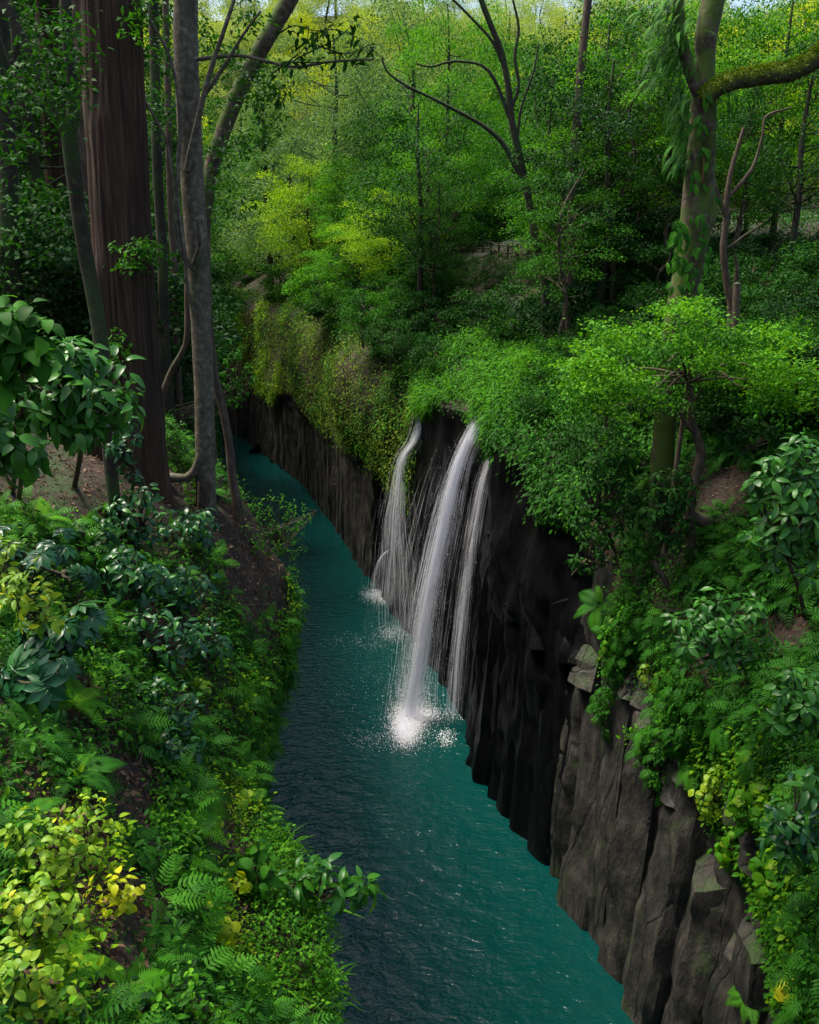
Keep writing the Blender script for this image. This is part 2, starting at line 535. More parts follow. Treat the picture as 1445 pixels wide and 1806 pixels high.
# ------------------------------------------------------------------ terrain: two banks of a gorge lofted along y
def loft(stations, ys, counts, seed, amp, octs=4, freq=.45, crag=0.0, bulge=0.0):
    yk = np.array(sorted(stations))
    P = np.array([stations[y] for y in yk], float)               # (ny, k, 2)
    k = P.shape[1]
    poly = np.empty((len(ys), k, 2))
    for j in range(k):
        for c in range(2):
            poly[:, j, c] = np.interp(ys, yk, P[:, j, c])
    for _ in range(3):                                           # soften along the gorge
        poly[1:-1] = .25 * poly[:-2] + .5 * poly[1:-1] + .25 * poly[2:]
    cols = []
    for j in range(k - 1):
        for q in range(counts[j]):
            cols.append((j, q / counts[j]))
    cols.append((k - 2, 1.0))
    G = np.empty((len(ys), len(cols), 3))
    for c, (j, t) in enumerate(cols):
        xz = poly[:, j] * (1 - t) + poly[:, j + 1] * t
        G[:, c, 0], G[:, c, 1], G[:, c, 2] = xz[:, 0], ys, xz[:, 1]
    for _ in range(2):
        G[:, 1:-1, [0, 2]] = .25 * G[:, :-2, [0, 2]] + .5 * G[:, 1:-1, [0, 2]] + .25 * G[:, 2:, [0, 2]]
    du = np.gradient(G, axis=1)
    dv = np.gradient(G, axis=0)
    N = norm(np.cross(du, dv))
    d = fbm(G * freq + seed, octs)
    if crag:                                                     # broken rock on the wall: upright ribs and slanting joints
        cj = np.array([c[0] + c[1] for c in cols])
        wgt = np.clip((2.25 - cj) / .4, 0, 1)[None, :]
        q = G * [1.0, .95, .16] + [.0, .0, 0]
        rib = 1 - 2 * np.abs(vnoise(q * 1.15 + seed))
        sl = G[..., 1] * .8 - G[..., 2] * .9
        joint = 1 - 2 * np.abs(vnoise(np.stack([sl * 1.4, G[..., 1] * .25, G[..., 0] * .3], -1) + seed * 2))
        d = d + wgt * crag / amp * (.6 * rib + .45 * joint * np.clip((cj - .9), 0, 1)[None, :] + .25 * fbm(G * 1.7 + seed, 3))
    if bulge:                                                    # moss cushions that swell out over the far wall
        cj = np.array([c[0] + c[1] for c in cols])
        wg = np.exp(-((cj - 2.6) / .75) ** 2)[None, :] * np.clip((G[..., 1] - 58) / 12, 0, 1)
        d = d + wg * bulge / amp * (.5 + 1.3 * vnoise(G * [.11, .11, .07] + seed * 3) - 1.5 * np.clip(1 - np.abs(((G[..., 1] * .045) % 1) - .5) * 9, 0, 1))
    G = G + N * (amp * d)[..., None]
    return G, [c[0] for c in cols]

def grid_faces(nr, nc, flip=False):
    i, j = np.meshgrid(np.arange(nr - 1), np.arange(nc - 1), indexing='ij')
    a = (i * nc + j).ravel()
    f = np.stack([a, a + 1, a + nc + 1, a + nc], -1)
    return f[:, ::-1] if flip else f

YS = np.concatenate([np.arange(-6, 12, .3), np.arange(12, 46, .22), np.arange(46, 70, .5), np.arange(70, 176, 1.6)])
LEFT = {
    -6: [(-1.6, -2), (-1.4, 8), (-.6, 15.4), (-1.4, 18.2), (-3.2, 20.5), (-8, 22.4), (-40, 34), (-120, 70)],
    2: [(-1.6, -2), (-1.4, 8), (-.6, 15.4), (-1.5, 17.8), (-3.0, 19.6), (-8, 22.2), (-40, 34), (-120, 70)],
    7: [(-2.0, -2), (-1.7, 8), (-.8, 15.2), (-1.9, 16.4), (-3.9, 18.3), (-10, 21.8), (-40, 34), (-120, 70)],
    9.5: [(-2.6, -2), (-2.2, 8), (-1.15, 15.0), (-2.3, 16.0), (-4.4, 18.6), (-11, 21.6), (-40, 34), (-120, 70)],
    12: [(-4.6, -2), (-3.8, 8), (-2.4, 14.9), (-3.3, 16.4), (-5.5, 19.2), (-12, 21.6), (-40, 34), (-120, 70)],
    15.5: [(-5.4, -2), (-4.6, 8), (-3.0, 15.2), (-4.0, 17.7), (-6.1, 19.7), (-14, 22), (-42, 34), (-120, 70)],
    19.5: [(-5.4, -2), (-4.6, 8), (-2.55, 15.9), (-3.9, 18.0), (-6.5, 19.9), (-15, 23), (-42, 34), (-120, 70)],
    22: [(-6.5, -2), (-5.8, 8), (-4.3, 16.5), (-5.2, 18.2), (-7.5, 20.2), (-16, 23), (-42, 34), (-120, 70)],
    26: [(-8.0, -2), (-7.4, 8), (-6.4, 16.5), (-7.4, 18.2), (-9.4, 21), (-18, 24), (-44, 35), (-120, 70)],
    35: [(-9.6, -2), (-9.4, 8), (-9.0, 16.5), (-10.2, 19), (-12.2, 22), (-22, 26), (-46, 38), (-120, 75)],
    60: [(-14.6, -2), (-14.3, 8), (-13.8, 16.5), (-15, 19), (-18, 22), (-30, 29), (-55, 44), (-130, 80)],
    76: [(-17.8, -2), (-17.5, 8), (-17, 17), (-18, 19), (-22, 23), (-35, 32), (-60, 46), (-140, 85)],
    100: [(-24, -2), (-23.8, 8), (-23.3, 17), (-25, 19), (-29, 23), (-45, 34), (-70, 50), (-150, 90)],
    140: [(-36, -2), (-36, 8), (-35.5, 18), (-38, 21), (-44, 25), (-60, 40), (-90, 60), (-170, 100)],
    176: [(-50, -2), (-50, 8), (-49, 18), (-52, 22), (-58, 28), (-75, 45), (-110, 70), (-190, 110)]}
LG, LSEG = loft(LEFT, YS, [16, 16, 8, 14, 18, 14, 6], 3.1, .22)
RIGHT = {
    -6: [(7.6, -2), (7.5, 5), (7.0, 9), (7.6, 11), (9, 14), (12, 18), (24, 24), (90, 40)],
    10: [(7.7, -2), (7.5, 5), (6.9, 8.8), (7.5, 11), (8.9, 14), (12, 18), (24, 24), (90, 40)],
    14: [(7.9, -2), (7.6, 5), (7.3, 8.5), (7.9, 11), (9.3, 14), (12, 18), (24, 24), (90, 40)],
    18: [(8.5, -2), (8.4, 5), (8.5, 7.8), (8.7, 11), (9.7, 13.8), (12, 17.5), (24, 24), (90, 40)],
    22: [(7.9, -2), (8.0, 5), (8.0, 9.5), (8.4, 12), (9.6, 14.5), (12.5, 18.5), (24, 25), (90, 42)],
    27: [(6.6, -2), (6.6, 5), (6.8, 10.5), (7.4, 13), (8.7, 15.8), (12, 19), (25, 25.5), (90, 42)],
    32: [(5.1, -2), (4.9, 6), (5.0, 12), (5.7, 15.3), (8.5, 17), (12, 19.5), (26, 25.5), (90, 44)],
    38: [(2.9, -2), (3.5, 6), (3.6, 12), (3.7, 16.2), (6, 17.4), (12, 20), (28, 25.8), (95, 46)],
    42: [(2.9, -2), (3.9, 7), (4.3, 13), (4.1, 16.7), (6, 17.6), (13, 21), (30, 26.5), (95, 46)],
    50: [(.9, -2), (1.8, 7), (2.1, 12), (2.0, 16.0), (5, 18.2), (13, 22), (30, 26.5), (95, 34)],
    60: [(-1.8, -2), (-1.2, 7), (-.8, 12), (-.6, 15.6), (3, 19.2), (12, 24.2), (30, 27.2), (100, 32)],
    76: [(-5.6, -2), (-5.8, 6), (-6.2, 11), (-6, 17), (-1, 21.5), (8, 26.4), (30, 28.0), (100, 32)],
    100: [(-12.6, -2), (-12.9, 6), (-13.4, 11), (-12.5, 19), (-7, 22.5), (5, 28), (30, 30), (100, 36)],
    128: [(-24.6, -2), (-24.6, 5), (-25, 9), (-24, 20), (-18, 24), (0, 28), (30, 35), (110, 60)],
    150: [(-36, -2), (-36, 5), (-36, 9), (-34, 20), (-26, 25), (0, 29), (30, 37), (120, 65)],
    176: [(-50, -2), (-50, 5), (-50, 9), (-45, 20), (-34, 26), (0, 34), (40, 44), (130, 70)]}
for _y in list(RIGHT):
    if 10 <= _y <= 27:
        RIGHT[_y] = [(x + .6, z) if i < 3 else (x, z) for i, (x, z) in enumerate(RIGHT[_y])]
RG, RSEG = loft(RIGHT, YS, [22, 22, 10, 10, 14, 16, 8], 11.7, .25, crag=.30, bulge=1.5)

bvh_v, bvh_f, nb = [], [], 0
def terrain(name, G, seg, flip, rock_upto, mats):
    global nb
    nr, nc = G.shape[:2]
    f = grid_faces(nr, nc, flip)
    g = Geo()
    colidx = np.tile(np.arange(nc - 1), nr - 1)
    isrock = np.array(seg)[colidx] < rock_upto
    if name == 'right_cliff':
        ry_ = np.repeat(YS[:-1], nc - 1)
        isrock = isrock | ((np.array(seg)[colidx] < 3) & (ry_ > 28) & (ry_ < 58))
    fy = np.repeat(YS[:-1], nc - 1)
    wet_shaded = (fy > 29) & (fy < 66)
    g.add(G.reshape(-1, 3), f[isrock & ~wet_shaded], 0)
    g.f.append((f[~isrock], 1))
    if (isrock & wet_shaded).any():
        g.f.append((f[isrock & wet_shaded], 2))
    o = g.build(name, mats, kind='structure')
    bvh_v.append(G.reshape(-1, 3)); bvh_f.append(f + nb); nb += nr * nc
    return o
cliff_left = terrain('left_bank', LG, LSEG, False, 2, [M['mossrock'], M['soil'], M['mossrock']])
cliff_right = terrain('right_cliff', RG, RSEG, True, 2, [M['rock'], M['soil'], M['wet_shaded']])

hx = np.linspace(-190, 190, 96)
hy = np.linspace(150, 330, 60)
HX, HY = np.meshgrid(hx, hy)
HZ = 22 + .50 * np.maximum(0, HY - 152) + 4 * fbm(np.stack([HX, HY, 0 * HX], -1) * .02, 4) + .04 * np.maximum(0, np.abs(HX + 20) - 40)
g = Geo()
g.add(np.stack([HX, HY, HZ], -1), grid_faces(60, 96))
hills = g.build('hills', M['floor'], kind='structure')
bvh_v.append(np.stack([HX, HY, HZ], -1).reshape(-1, 3)); bvh_f.append(grid_faces(60, 96) + nb); nb += HX.size
BVH = BVHTree.FromPolygons(np.concatenate(bvh_v).tolist(), np.concatenate(bvh_f).tolist())

def ground(u, v, back=60.0):
    d = Vector(ray(u, v)).normalized()
    h = BVH.ray_cast(Vector(CAM), d)
    if h[0] is None or h[3] > 400:
        return np.array(at(u, v, back)), np.array([0, 0, 1.0])
    n = np.array(h[1])
    if n.dot(np.array(d)) > 0:
        n = -n
    return np.array(h[0]), n

def drop(x, y):
    h = BVH.ray_cast(Vector((x, y, 300)), Vector((0, 0, -1)))
    return float(h[0].z) if h[0] is not None else 0.0

# ------------------------------------------------------------------ water
wx = np.arange(-13, 10.5, .16)
wy = np.arange(12, 48, .16)
WX, WY = np.meshgrid(wx, wy)
P3 = np.stack([WX, WY, 0 * WX], -1)
WZ = .032 * fbm(P3 * [1.5, 2.3, 1], 2) + .020 * fbm(P3 * [3.0, 4.4, 1] + 5, 1)
fade = np.clip((48 - WY) / 14, 0, 1) * np.clip((WY - 12) / 3, 0, 1)
g = Geo()
g.add(np.stack([WX, WY, WZ * fade], -1), grid_faces(len(wy), len(wx)))
def flat(x0, x1, y0, y1):
    g.add([[x0, y0, 0], [x1, y0, 0], [x1, y1, 0], [x0, y1, 0]], [[0, 1, 2, 3]])
flat(-60, 60, wy[-1], 190); flat(-60, 60, -40, 12); flat(-60, wx[0], 12, wy[-1]); flat(wx[-1], 60, 12, wy[-1])
water = g.build('river_water', M['water'], kind='structure')

# ------------------------------------------------------------------ basalt columns, slabs and boulders (pieces of the right cliff)
yk = np.array(sorted(RIGHT))
def cliff_x(y, z):
    xs = []
    for j in range(4):
        xs.append((np.interp(y, yk, [RIGHT[k][j][1] for k in yk]), np.interp(y, yk, [RIGHT[k][j][0] for k in yk])))
    return float(np.interp(z, [a for a, _ in xs], [b for _, b in xs]))

def rock_piece(name, parent, base, top, r, mats, sides=6, seed=0, lump=.10, seg=24, step=.4, flat=1.0, yaw=0.0, cap=.35):
    base, top = np.array(base, float), np.array(top, float)
    n = max(5, int(np.linalg.norm(top - base) / step))
    t = np.linspace(0, 1, n)
    th = np.linspace(0, 2 * np.pi, seg, endpoint=False)
    w = 2 * np.pi / sides
    poly = np.cos(w / 2) / np.cos(((th + yaw) % w) - w / 2)
    poly = .92 * poly + .08
    prof = (1.06 - .12 * t) * (1 + .07 * vnoise(np.stack([np.floor(t * (2.5 + seed % 2)) + seed, 0 * t, 0 * t], -1)))
    c = base + (top - base) * t[:, None]
    d = np.stack([np.cos(th), np.sin(th) * flat, 0 * th], -1)
    V = c[:, None, :] + d[None] * (r * poly[None, :] * prof[:, None])[..., None]
    q = V * [1.3, 1.3, .45] + seed * 3.7
    k = 1 + lump * fbm(q, 3) + .10 * np.sign(vnoise(np.stack([0 * t, 0 * t, t * 9 + seed], -1)))[:, None] * .5
    V = c[:, None, :] + (V - c[:, None, :]) * k[..., None]
    # a hewn top that slants with the cliff
    V[..., 2] += ((V[..., 0] - c[:, None, 0]) * .9) * (t[:, None] ** 6)
    g = Geo()
    i, j = np.meshgrid(np.arange(n - 1), np.arange(seg), indexing='ij')
    a = i * seg + j
    b = i * seg + (j + 1) % seg
    g.add(V.reshape(-1, 3), np.stack([a, b, b + seg, a + seg], -1).reshape(-1, 4))
    g.add(np.vstack([V[-1], V[-1].mean(0) + [0, 0, .1]]), [[k_, (k_ + 1) % seg, seg] for k_ in range(seg)])
    o = g.build(name, mats, parent)
    o.data.set_sharp_from_angle(angle=math.radians(28))
    return o

r_ = np.random.default_rng(3)
y = 12.0
while y < 37:
    rad = r_.uniform(.85, 1.45) if y < 28 else r_.uniform(.7, 1.15)
    hgt = float(np.interp(y, yk, [RIGHT[k][2][1] for k in yk])) + r_.uniform(-2.2, .3)
    sh = -.6 if y < 29 else 0
    x0, x1 = cliff_x(y, 0) + sh + rad * r_.uniform(.2, .65), cliff_x(y, hgt) + sh + rad * r_.uniform(.7, 1.0)
    rock_piece('rock_column', cliff_right, (x0, y, -1.2), (x1, y + r_.uniform(-.3, .3), hgt), rad, M['rock'] if y < 30 else M['wet_shaded'], sides=int(r_.integers(5, 7)), seed=y, yaw=r_.uniform(0, 1))
    y += rad * r_.uniform(1.35, 1.7)
while y < 66:
    rad = r_.uniform(.5, 1.0)
    hgt = r_.uniform(9, 13.5)
    x0, x1 = cliff_x(y, 0) + rad * .6, cliff_x(y, hgt) + rad * .95
    rock_piece('rock_column', cliff_right, (x0, y, -1.2), (x1, y, hgt), rad, M['wet_shaded'], sides=6, seed=y, yaw=r_.uniform(0, 1), lump=.14)
    y += rad * r_.uniform(1.5, 2.2)
while y < 150:
    rad = r_.uniform(.9, 1.35)
    hgt = r_.uniform(8.6, 11.5)
    x0, x1 = cliff_x(y, 0) + rad * .4, cliff_x(y, hgt) + rad * .8
    rock_piece('rock_column', cliff_right, (x0, y, -1.2), (x1, y, hgt), rad, M['rock'], sides=6, seed=y, yaw=r_.uniform(0, 1), lump=.06, step=.8, seg=18)
    y += rad * r_.uniform(1.5, 1.9)
for k in range(16):                                   # broken blocks above the columns
    y = r_.uniform(17, 34)
    z = r_.uniform(8.5, 10.6) + max(0, y - 25) * .2
    x = cliff_x(y, z) + .45
    b = np.array([x - .15, y - .5, z - 1.1])
    rock_piece('rock_block', cliff_right, b, b + [r_.uniform(.3, .7), r_.uniform(.3, 1.0), 1.9], r_.uniform(.6, 1.0), M['rock'] if y < 29 else M['wet_shaded'], sides=5, seed=k, seg=20, step=.25, lump=.16, yaw=r_.uniform(0, 1))
for u, v, s in ((735, 950, .5), (625, 945, .55), (600, 930, .35), (500, 826, .6), (480, 815, .5), (515, 832, .45), (445, 798, .6)):
    d = ray(u, v)
    p = CAM + d * (-CAM[2] / d[2])
    rock_piece('rock_boulder', cliff_right, (p[0] + .2, p[1], -.6), (p[0] + .4, p[1] + .2, s * 1.2), s * 1.5, M['wet_shaded'], sides=5, seed=u, seg=14, step=.2)

# ------------------------------------------------------------------ trees of many kinds: a trunk with limbs, a crown of leaf cards
def crown_geo(rng, H, base, R, nclump, nleaf, leaf, flat=.5, up=.7, shape='round', clump=.30, tmpl=T_CARD, hollow=.45):
    g = Geo()
    cs = []
    for k in range(nclump):
        d = norm(rng.normal(size=3))
        rad = hollow + (1 - hollow) * rng.random() ** .6
        if shape == 'cone':
            t = rng.random() ** .8
            a = rng.random() * 6.283
            rr = R * (1 - t) ** .8 * rng.uniform(.35, 1)
            c = np.array([math.cos(a) * rr, math.sin(a) * rr, base + (H - base) * t])
        else:
            zc, rz = (H + base) / 2, (H - base) / 2
            c = np.array([d[0] * R * rad, d[1] * R * rad, zc + d[2] * rz * rad])
            if shape == 'layer':
                c[2] = base + (H - base) * (round((c[2] - base) / (H - base) * 7 + rng.normal() * .2) / 7)
        cs.append(c)
    cs = np.array(cs)
    cen = np.array([0, 0, (H + base) / 2])
    for c in cs:
        rc = R * clump * rng.uniform(.7, 1.3)
        n = int(nleaf * rng.uniform(.6, 1.4))
        q = rng.normal(size=(n, 3)) * .5
        q = q * np.minimum(1, 1.15 / np.maximum(np.linalg.norm(q, axis=1, keepdims=True), .01))
        pos = c + q * rc * [1, 1, flat]
        pos[:, 2] -= .28 * rc * (q[:, 0] ** 2 + q[:, 1] ** 2) * (flat < .5)
        out = norm(np.column_stack([c[0] + q[:, 0] * rc, c[1] + q[:, 1] * rc, np.zeros(n)]) + 1e-3)
        yd = out + rng.normal(size=(n, 3)) * .6 + [0, 0, -.3]
        zd = np.array([0, 0, up]) + rng.normal(size=(n, 3)) * .5 + out * .2
        tint = np.clip(.5 + .22 * rng.normal() + .16 * rng.normal(size=n), 0, .98)
        place(g, tmpl, pos, yd, zd, leaf * rng.uniform(.6, 1.35, n), 0, tint)
    return g, cs

def trunk_geo(rng, H, r, cs, lean=.3, seg=8, limb_r=.35, limbs=18):
    g = Geo()
    pts = [np.array([0, 0, -.8])]
    for k in range(1, 6):
        pts.append(np.array([rng.normal() * lean * k / 5, rng.normal() * lean * k / 5, H * .92 * k / 5]))
    pts = np.array(pts)
    tube(g, pts, np.linspace(1, .25, 6) * r * np.array([1.35, 1, .9, .75, .5, .25]) / np.linspace(1, .25, 6), seg, .8, .10, 1.2)
    for c in cs[:limbs]:
        h0 = np.clip(c[2] - np.linalg.norm(c[:2]) * rng.uniform(.4, .9), H * .18, H * .85)
        i = h0 / (H * .92) * 5
        a = pts[int(i)] + (pts[min(5, int(i) + 1)] - pts[int(i)]) * (i - int(i))
        m = a * .45 + c * .55 + [0, 0, -.06 * H * rng.random()] + rng.normal(size=3) * .25
        rr = r * limb_r * (1 - h0 / H * .6)
        tube(g, [a, m, c], [rr, rr * .6, rr * .2], 5, .9)
    return g

KINDS = {}
def make_kind(key, bark, mats, variants, seed, **kw):
    out = []
    tk = {k: kw.pop(k) for k in ('r', 'lean', 'limbs', 'limb_r') if k in kw}
    for q in range(variants):
        rng = np.random.default_rng(seed + q)
        cg, cs = crown_geo(rng, **kw)
        tg = trunk_geo(rng, kw['H'], tk.get('r', .2), cs, tk.get('lean', .3), limb_r=tk.get('limb_r', .35), limbs=tk.get('limbs', 18))
        out.append((tg.mesh(key + '_trunk', M[bark]), cg.mesh(key + '_crown', M[mats])))
    KINDS[key] = out
make_kind('far_tree', 'darkbark', 'grey', 4, 100, H=14, base=.5, R=6.6, nclump=90, nleaf=150, leaf=.25, flat=.5, clump=.27, limbs=12, r=.28)
make_kind('forest_tree', 'darkbark', 'deep', 4, 200, H=15, base=4.5, R=5.0, nclump=60, nleaf=260, leaf=.17, flat=.45, clump=.26, limbs=30, r=.22)
make_kind('maple_tree', 'darkbark', 'fresh', 3, 300, H=11, base=1.6, R=5.2, nclump=96, nleaf=230, leaf=.15, flat=.24, clump=.26, shape='round', limbs=40, r=.17, limb_r=.3)
make_kind('cedar_tree', 'cedar', 'deep', 2, 400, H=30, base=8, R=4.2, nclump=90, nleaf=220, leaf=.20, flat=.8, clump=.22, shape='cone', limbs=40, r=.5, limb_r=.16, lean=.15)
make_kind('bush', 'brownbark', 'deep', 4, 500, H=2.6, base=.1, R=1.7, nclump=34, nleaf=130, leaf=.13, flat=.5, clump=.32, limbs=14, r=.05, limb_r=.5, hollow=.55)
make_kind('small_bush', 'brownbark', 'mid', 3, 600, H=1.5, base=.0, R=1.1, nclump=30, nleaf=120, leaf=.075, flat=.5, clump=.34, limbs=10, r=.03, limb_r=.5, hollow=.5)
make_kind('thin_tree', 'brownbark', 'mid', 3, 700, H=13, base=5, R=3.6, nclump=46, nleaf=150, leaf=.13, flat=.35, clump=.24, limbs=30, r=.13, limb_r=.4, lean=.7)

def plant(kind, name, label, cat, x, y, scale=1.0, mat=None, group=None, z=None, rotz=None, q=None, sink=.15):
    z = drop(x, y) if z is None else z
    rr = random.random() * 6.28 if rotz is None else rotz
    s = (scale, scale, scale * random.uniform(.9, 1.12)) if np.isscalar(scale) else scale
    t = thing(name, label, cat, (x, y, z - sink), group, rr, s)
    tm, cm = KINDS[kind][random.randrange(len(KINDS[kind])) if q is None else q]
    link('trunk' if 'bush' not in kind else 'stem', tm, t)
    c = link('crown' if 'bush' not in kind else 'foliage', cm, t, None, 'stuff')
    if mat:
        c.material_slots[0].link = 'OBJECT'
        c.material_slots[0].material = M[mat]
    return t

SCATTERED = []
def in_frame(p, m=120):
    u, v, d = project(np.array(p))
    return d > 1 and -m < u < 1445 + m and -m < v < 1806 + m

# the wood on the slope that closes the view
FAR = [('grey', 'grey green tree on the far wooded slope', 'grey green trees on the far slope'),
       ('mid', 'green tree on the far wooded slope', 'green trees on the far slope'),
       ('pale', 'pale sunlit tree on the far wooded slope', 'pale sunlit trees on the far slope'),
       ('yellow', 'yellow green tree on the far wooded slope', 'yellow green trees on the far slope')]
pts = []
for row, y in enumerate(np.arange(118, 300, 16)):
    for x in np.arange(-75, 100, 12.5):
        xx, yy = x + random.uniform(-3, 3) + (row % 2) * 4, y + random.uniform(-3, 3)
        if -17 < (xx + .27 * yy) < 6 and yy < 122:
            continue
        z = drop(xx, yy)
        if z > 12 and in_frame((xx, yy, z + 8), 30):
            pts.append((xx, yy))
for xx, yy in pts:
    u = project(np.array([xx, yy, drop(xx, yy) + 8]))[0]
    w = [.62, .22, .14, .02] if 480 < u < 820 else [.3, .45, .12, .13]
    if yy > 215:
        w = [.04, .0, .74, .22]  # upper rows mostly pale leaves, standing in for sunlight on the crowns
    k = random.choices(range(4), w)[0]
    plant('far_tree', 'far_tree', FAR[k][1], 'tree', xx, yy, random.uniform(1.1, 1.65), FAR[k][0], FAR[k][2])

#@@PART3
# ------------------------------------------------------------------ woodland on both banks behind the falls
def edge_right(y):
    return float(np.interp(y, yk, [RIGHT[k][3][0] for k in yk]))
ykl = np.array(sorted(LEFT))
def edge_left(y):
    return float(np.interp(y, ykl, [LEFT[k][2][0] for k in ykl]))

def scatter_plants(n, xy, kind, name, cat, choices, scale, dmin, keep=None, sink=.15):
    done = []
    for _ in range(n * 12):
        if len(done) >= n:
            break
        x, y = xy()
        if any((x - a) ** 2 + (y - b) ** 2 < dmin * dmin for a, b in done):
            continue
        z = drop(x, y)
        if not in_frame((x, y, z + 1.5), 60) or (keep and not keep(x, y, z)):
            continue
        done.append((x, y))
        mat, label, group, wt = random.choices(choices, [c[3] for c in choices])[0]
        sc = random.uniform(*scale)
        o = plant(kind, name, label, cat, x, y, sc, mat, group, z, sink=sink)
        SCATTERED.append((o, mat, sc, (sc - scale[0]) / (scale[1] - scale[0]), (x, y, z + (1.2 if 'bush' in kind else 6) * sc)))
    return done

def right_xy(y0, y1, w0, w1):
    def f():
        y = random.uniform(y0, y1)
        return edge_right(y) + random.uniform(w0, w1), y
    return f
def left_xy(y0, y1, w0, w1):
    def f():
        y = random.uniform(y0, y1)
        return edge_left(y) - random.uniform(w0, w1), y
    return f
def off_path(x, y, z):
    u, v, _ = project(np.array([x, y, z + 1.0]))
    return not (775 < u < 990 and 385 < v < 545 and y < 78) and not (u > 1120 and y < 92 and 360 < v < 440)
def off_lip(x, y, z):
    return off_path(x, y, z) and not (y < 56 and x < edge_right(y) + 4.2)

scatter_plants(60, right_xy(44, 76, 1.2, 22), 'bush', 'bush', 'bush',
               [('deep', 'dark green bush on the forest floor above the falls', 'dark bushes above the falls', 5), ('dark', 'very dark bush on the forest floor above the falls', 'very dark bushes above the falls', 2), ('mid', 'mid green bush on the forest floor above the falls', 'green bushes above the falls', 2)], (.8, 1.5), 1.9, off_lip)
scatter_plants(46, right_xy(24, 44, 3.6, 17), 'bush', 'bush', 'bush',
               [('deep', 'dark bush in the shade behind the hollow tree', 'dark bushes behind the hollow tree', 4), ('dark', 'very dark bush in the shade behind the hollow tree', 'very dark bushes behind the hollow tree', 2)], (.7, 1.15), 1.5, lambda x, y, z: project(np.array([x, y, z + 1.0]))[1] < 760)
scatter_plants(34, right_xy(76, 125, .5, 26), 'bush', 'bush', 'bush',
               [('deep', 'dark green bush on the far part of the right bank', 'bushes far along the right bank', 3), ('mid', 'green bush on the far part of the right bank', 'green bushes far along the right bank', 3)], (1.1, 2.0), 3, off_path)
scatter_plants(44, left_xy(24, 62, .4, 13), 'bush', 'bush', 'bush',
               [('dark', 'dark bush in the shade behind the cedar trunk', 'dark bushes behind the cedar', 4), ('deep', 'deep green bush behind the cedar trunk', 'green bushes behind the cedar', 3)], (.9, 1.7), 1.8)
scatter_plants(20, left_xy(62, 120, .2, 16), 'bush', 'bush', 'bush',
               [('deep', 'deep green bush far along the left bank', 'bushes far along the left bank', 3)], (1.3, 2.2), 3)
scatter_plants(22, right_xy(50, 74, 2, 30), 'forest_tree', 'forest_tree', 'tree',
               [('deep', 'dark leaved tree in the wood above the falls', 'dark trees above the falls', 3), ('mid', 'green leaved tree in the wood above the falls', 'green trees above the falls', 3)], (.75, 1.15), 4.2,
               lambda x, y, z: off_path(x, y, z) and not (520 < project(np.array([x, y, z + 6]))[0] < 990) and not (project(np.array([x, y, z + 6]))[0] > 1180 and random.random() < .6))
scatter_plants(26, right_xy(76, 118, 2, 46), 'maple_tree', 'maple_tree', 'tree',
               [('fresh', 'fresh green maple at the back of the wood', 'green maples at the back of the wood', 3), ('lime', 'bright lime maple at the back of the wood', 'lime maples at the back of the wood', 1), ('mid', 'green maple at the back of the wood', 'mid green maples at the back of the wood', 2)], (.9, 1.35), 5,
               lambda x, y, z: off_path(x, y, z))
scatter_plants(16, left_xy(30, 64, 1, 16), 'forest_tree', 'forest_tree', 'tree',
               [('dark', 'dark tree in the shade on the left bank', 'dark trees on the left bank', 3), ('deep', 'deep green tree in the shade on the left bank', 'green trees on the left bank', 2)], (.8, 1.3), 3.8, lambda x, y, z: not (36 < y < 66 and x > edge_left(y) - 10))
scatter_plants(12, left_xy(64, 125, 2, 18), 'forest_tree', 'forest_tree', 'tree',
               [('deep', 'deep green tree far along the left bank', 'trees far along the left bank', 2), ('mid', 'green tree far along the left bank', 'green trees far along the left bank', 2)], (.9, 1.4), 5)
scatter_plants(16, right_xy(46, 72, 3, 26), 'thin_tree', 'thin_tree', 'tree',
               [('mid', 'thin tree with a sparse crown in the right wood', 'thin trees in the right wood', 2), ('fresh', 'thin tree with a light green crown in the right wood', 'light thin trees in the right wood', 2)], (.7, 1.2), 3.0, lambda x, y, z: off_path(x, y, z) and not (800 < project(np.array([x, y, z + 2]))[0] < 960))
for u, v, yy, sc, mt, lb in ((1400, 40, 50, 1.0, 'fresh', 'bright maple spreading behind the mossy limb at upper right'), (1340, 250, 104, 1.2, 'lime', 'lime maple beyond the clearing under the mossy limb'), (1150, 60, 62, 1.1, 'fresh', 'tall bright maple left of the hanging ferns'),
                            (1110, 200, 98, 1.2, 'lime', 'lime green maple between the straight trunk and the hollow tree'), (1440, 260, 96, 1.1, 'lime', 'lime maple beyond the clearing at the right edge'), (790, 40, 84, 1.2, 'fresh', 'light green tree high behind the slender dark tree'), (950, 120, 70, 1.0, 'mid', 'green maple right of the slender dark tree')):
    p = at(u, v, yy)
    h = p[2] + 2.5 - drop(p[0], p[1])
    plant('maple_tree', 'maple_tree', lb, 'tree', p[0], p[1], (sc, sc, h / 10.5), mt)
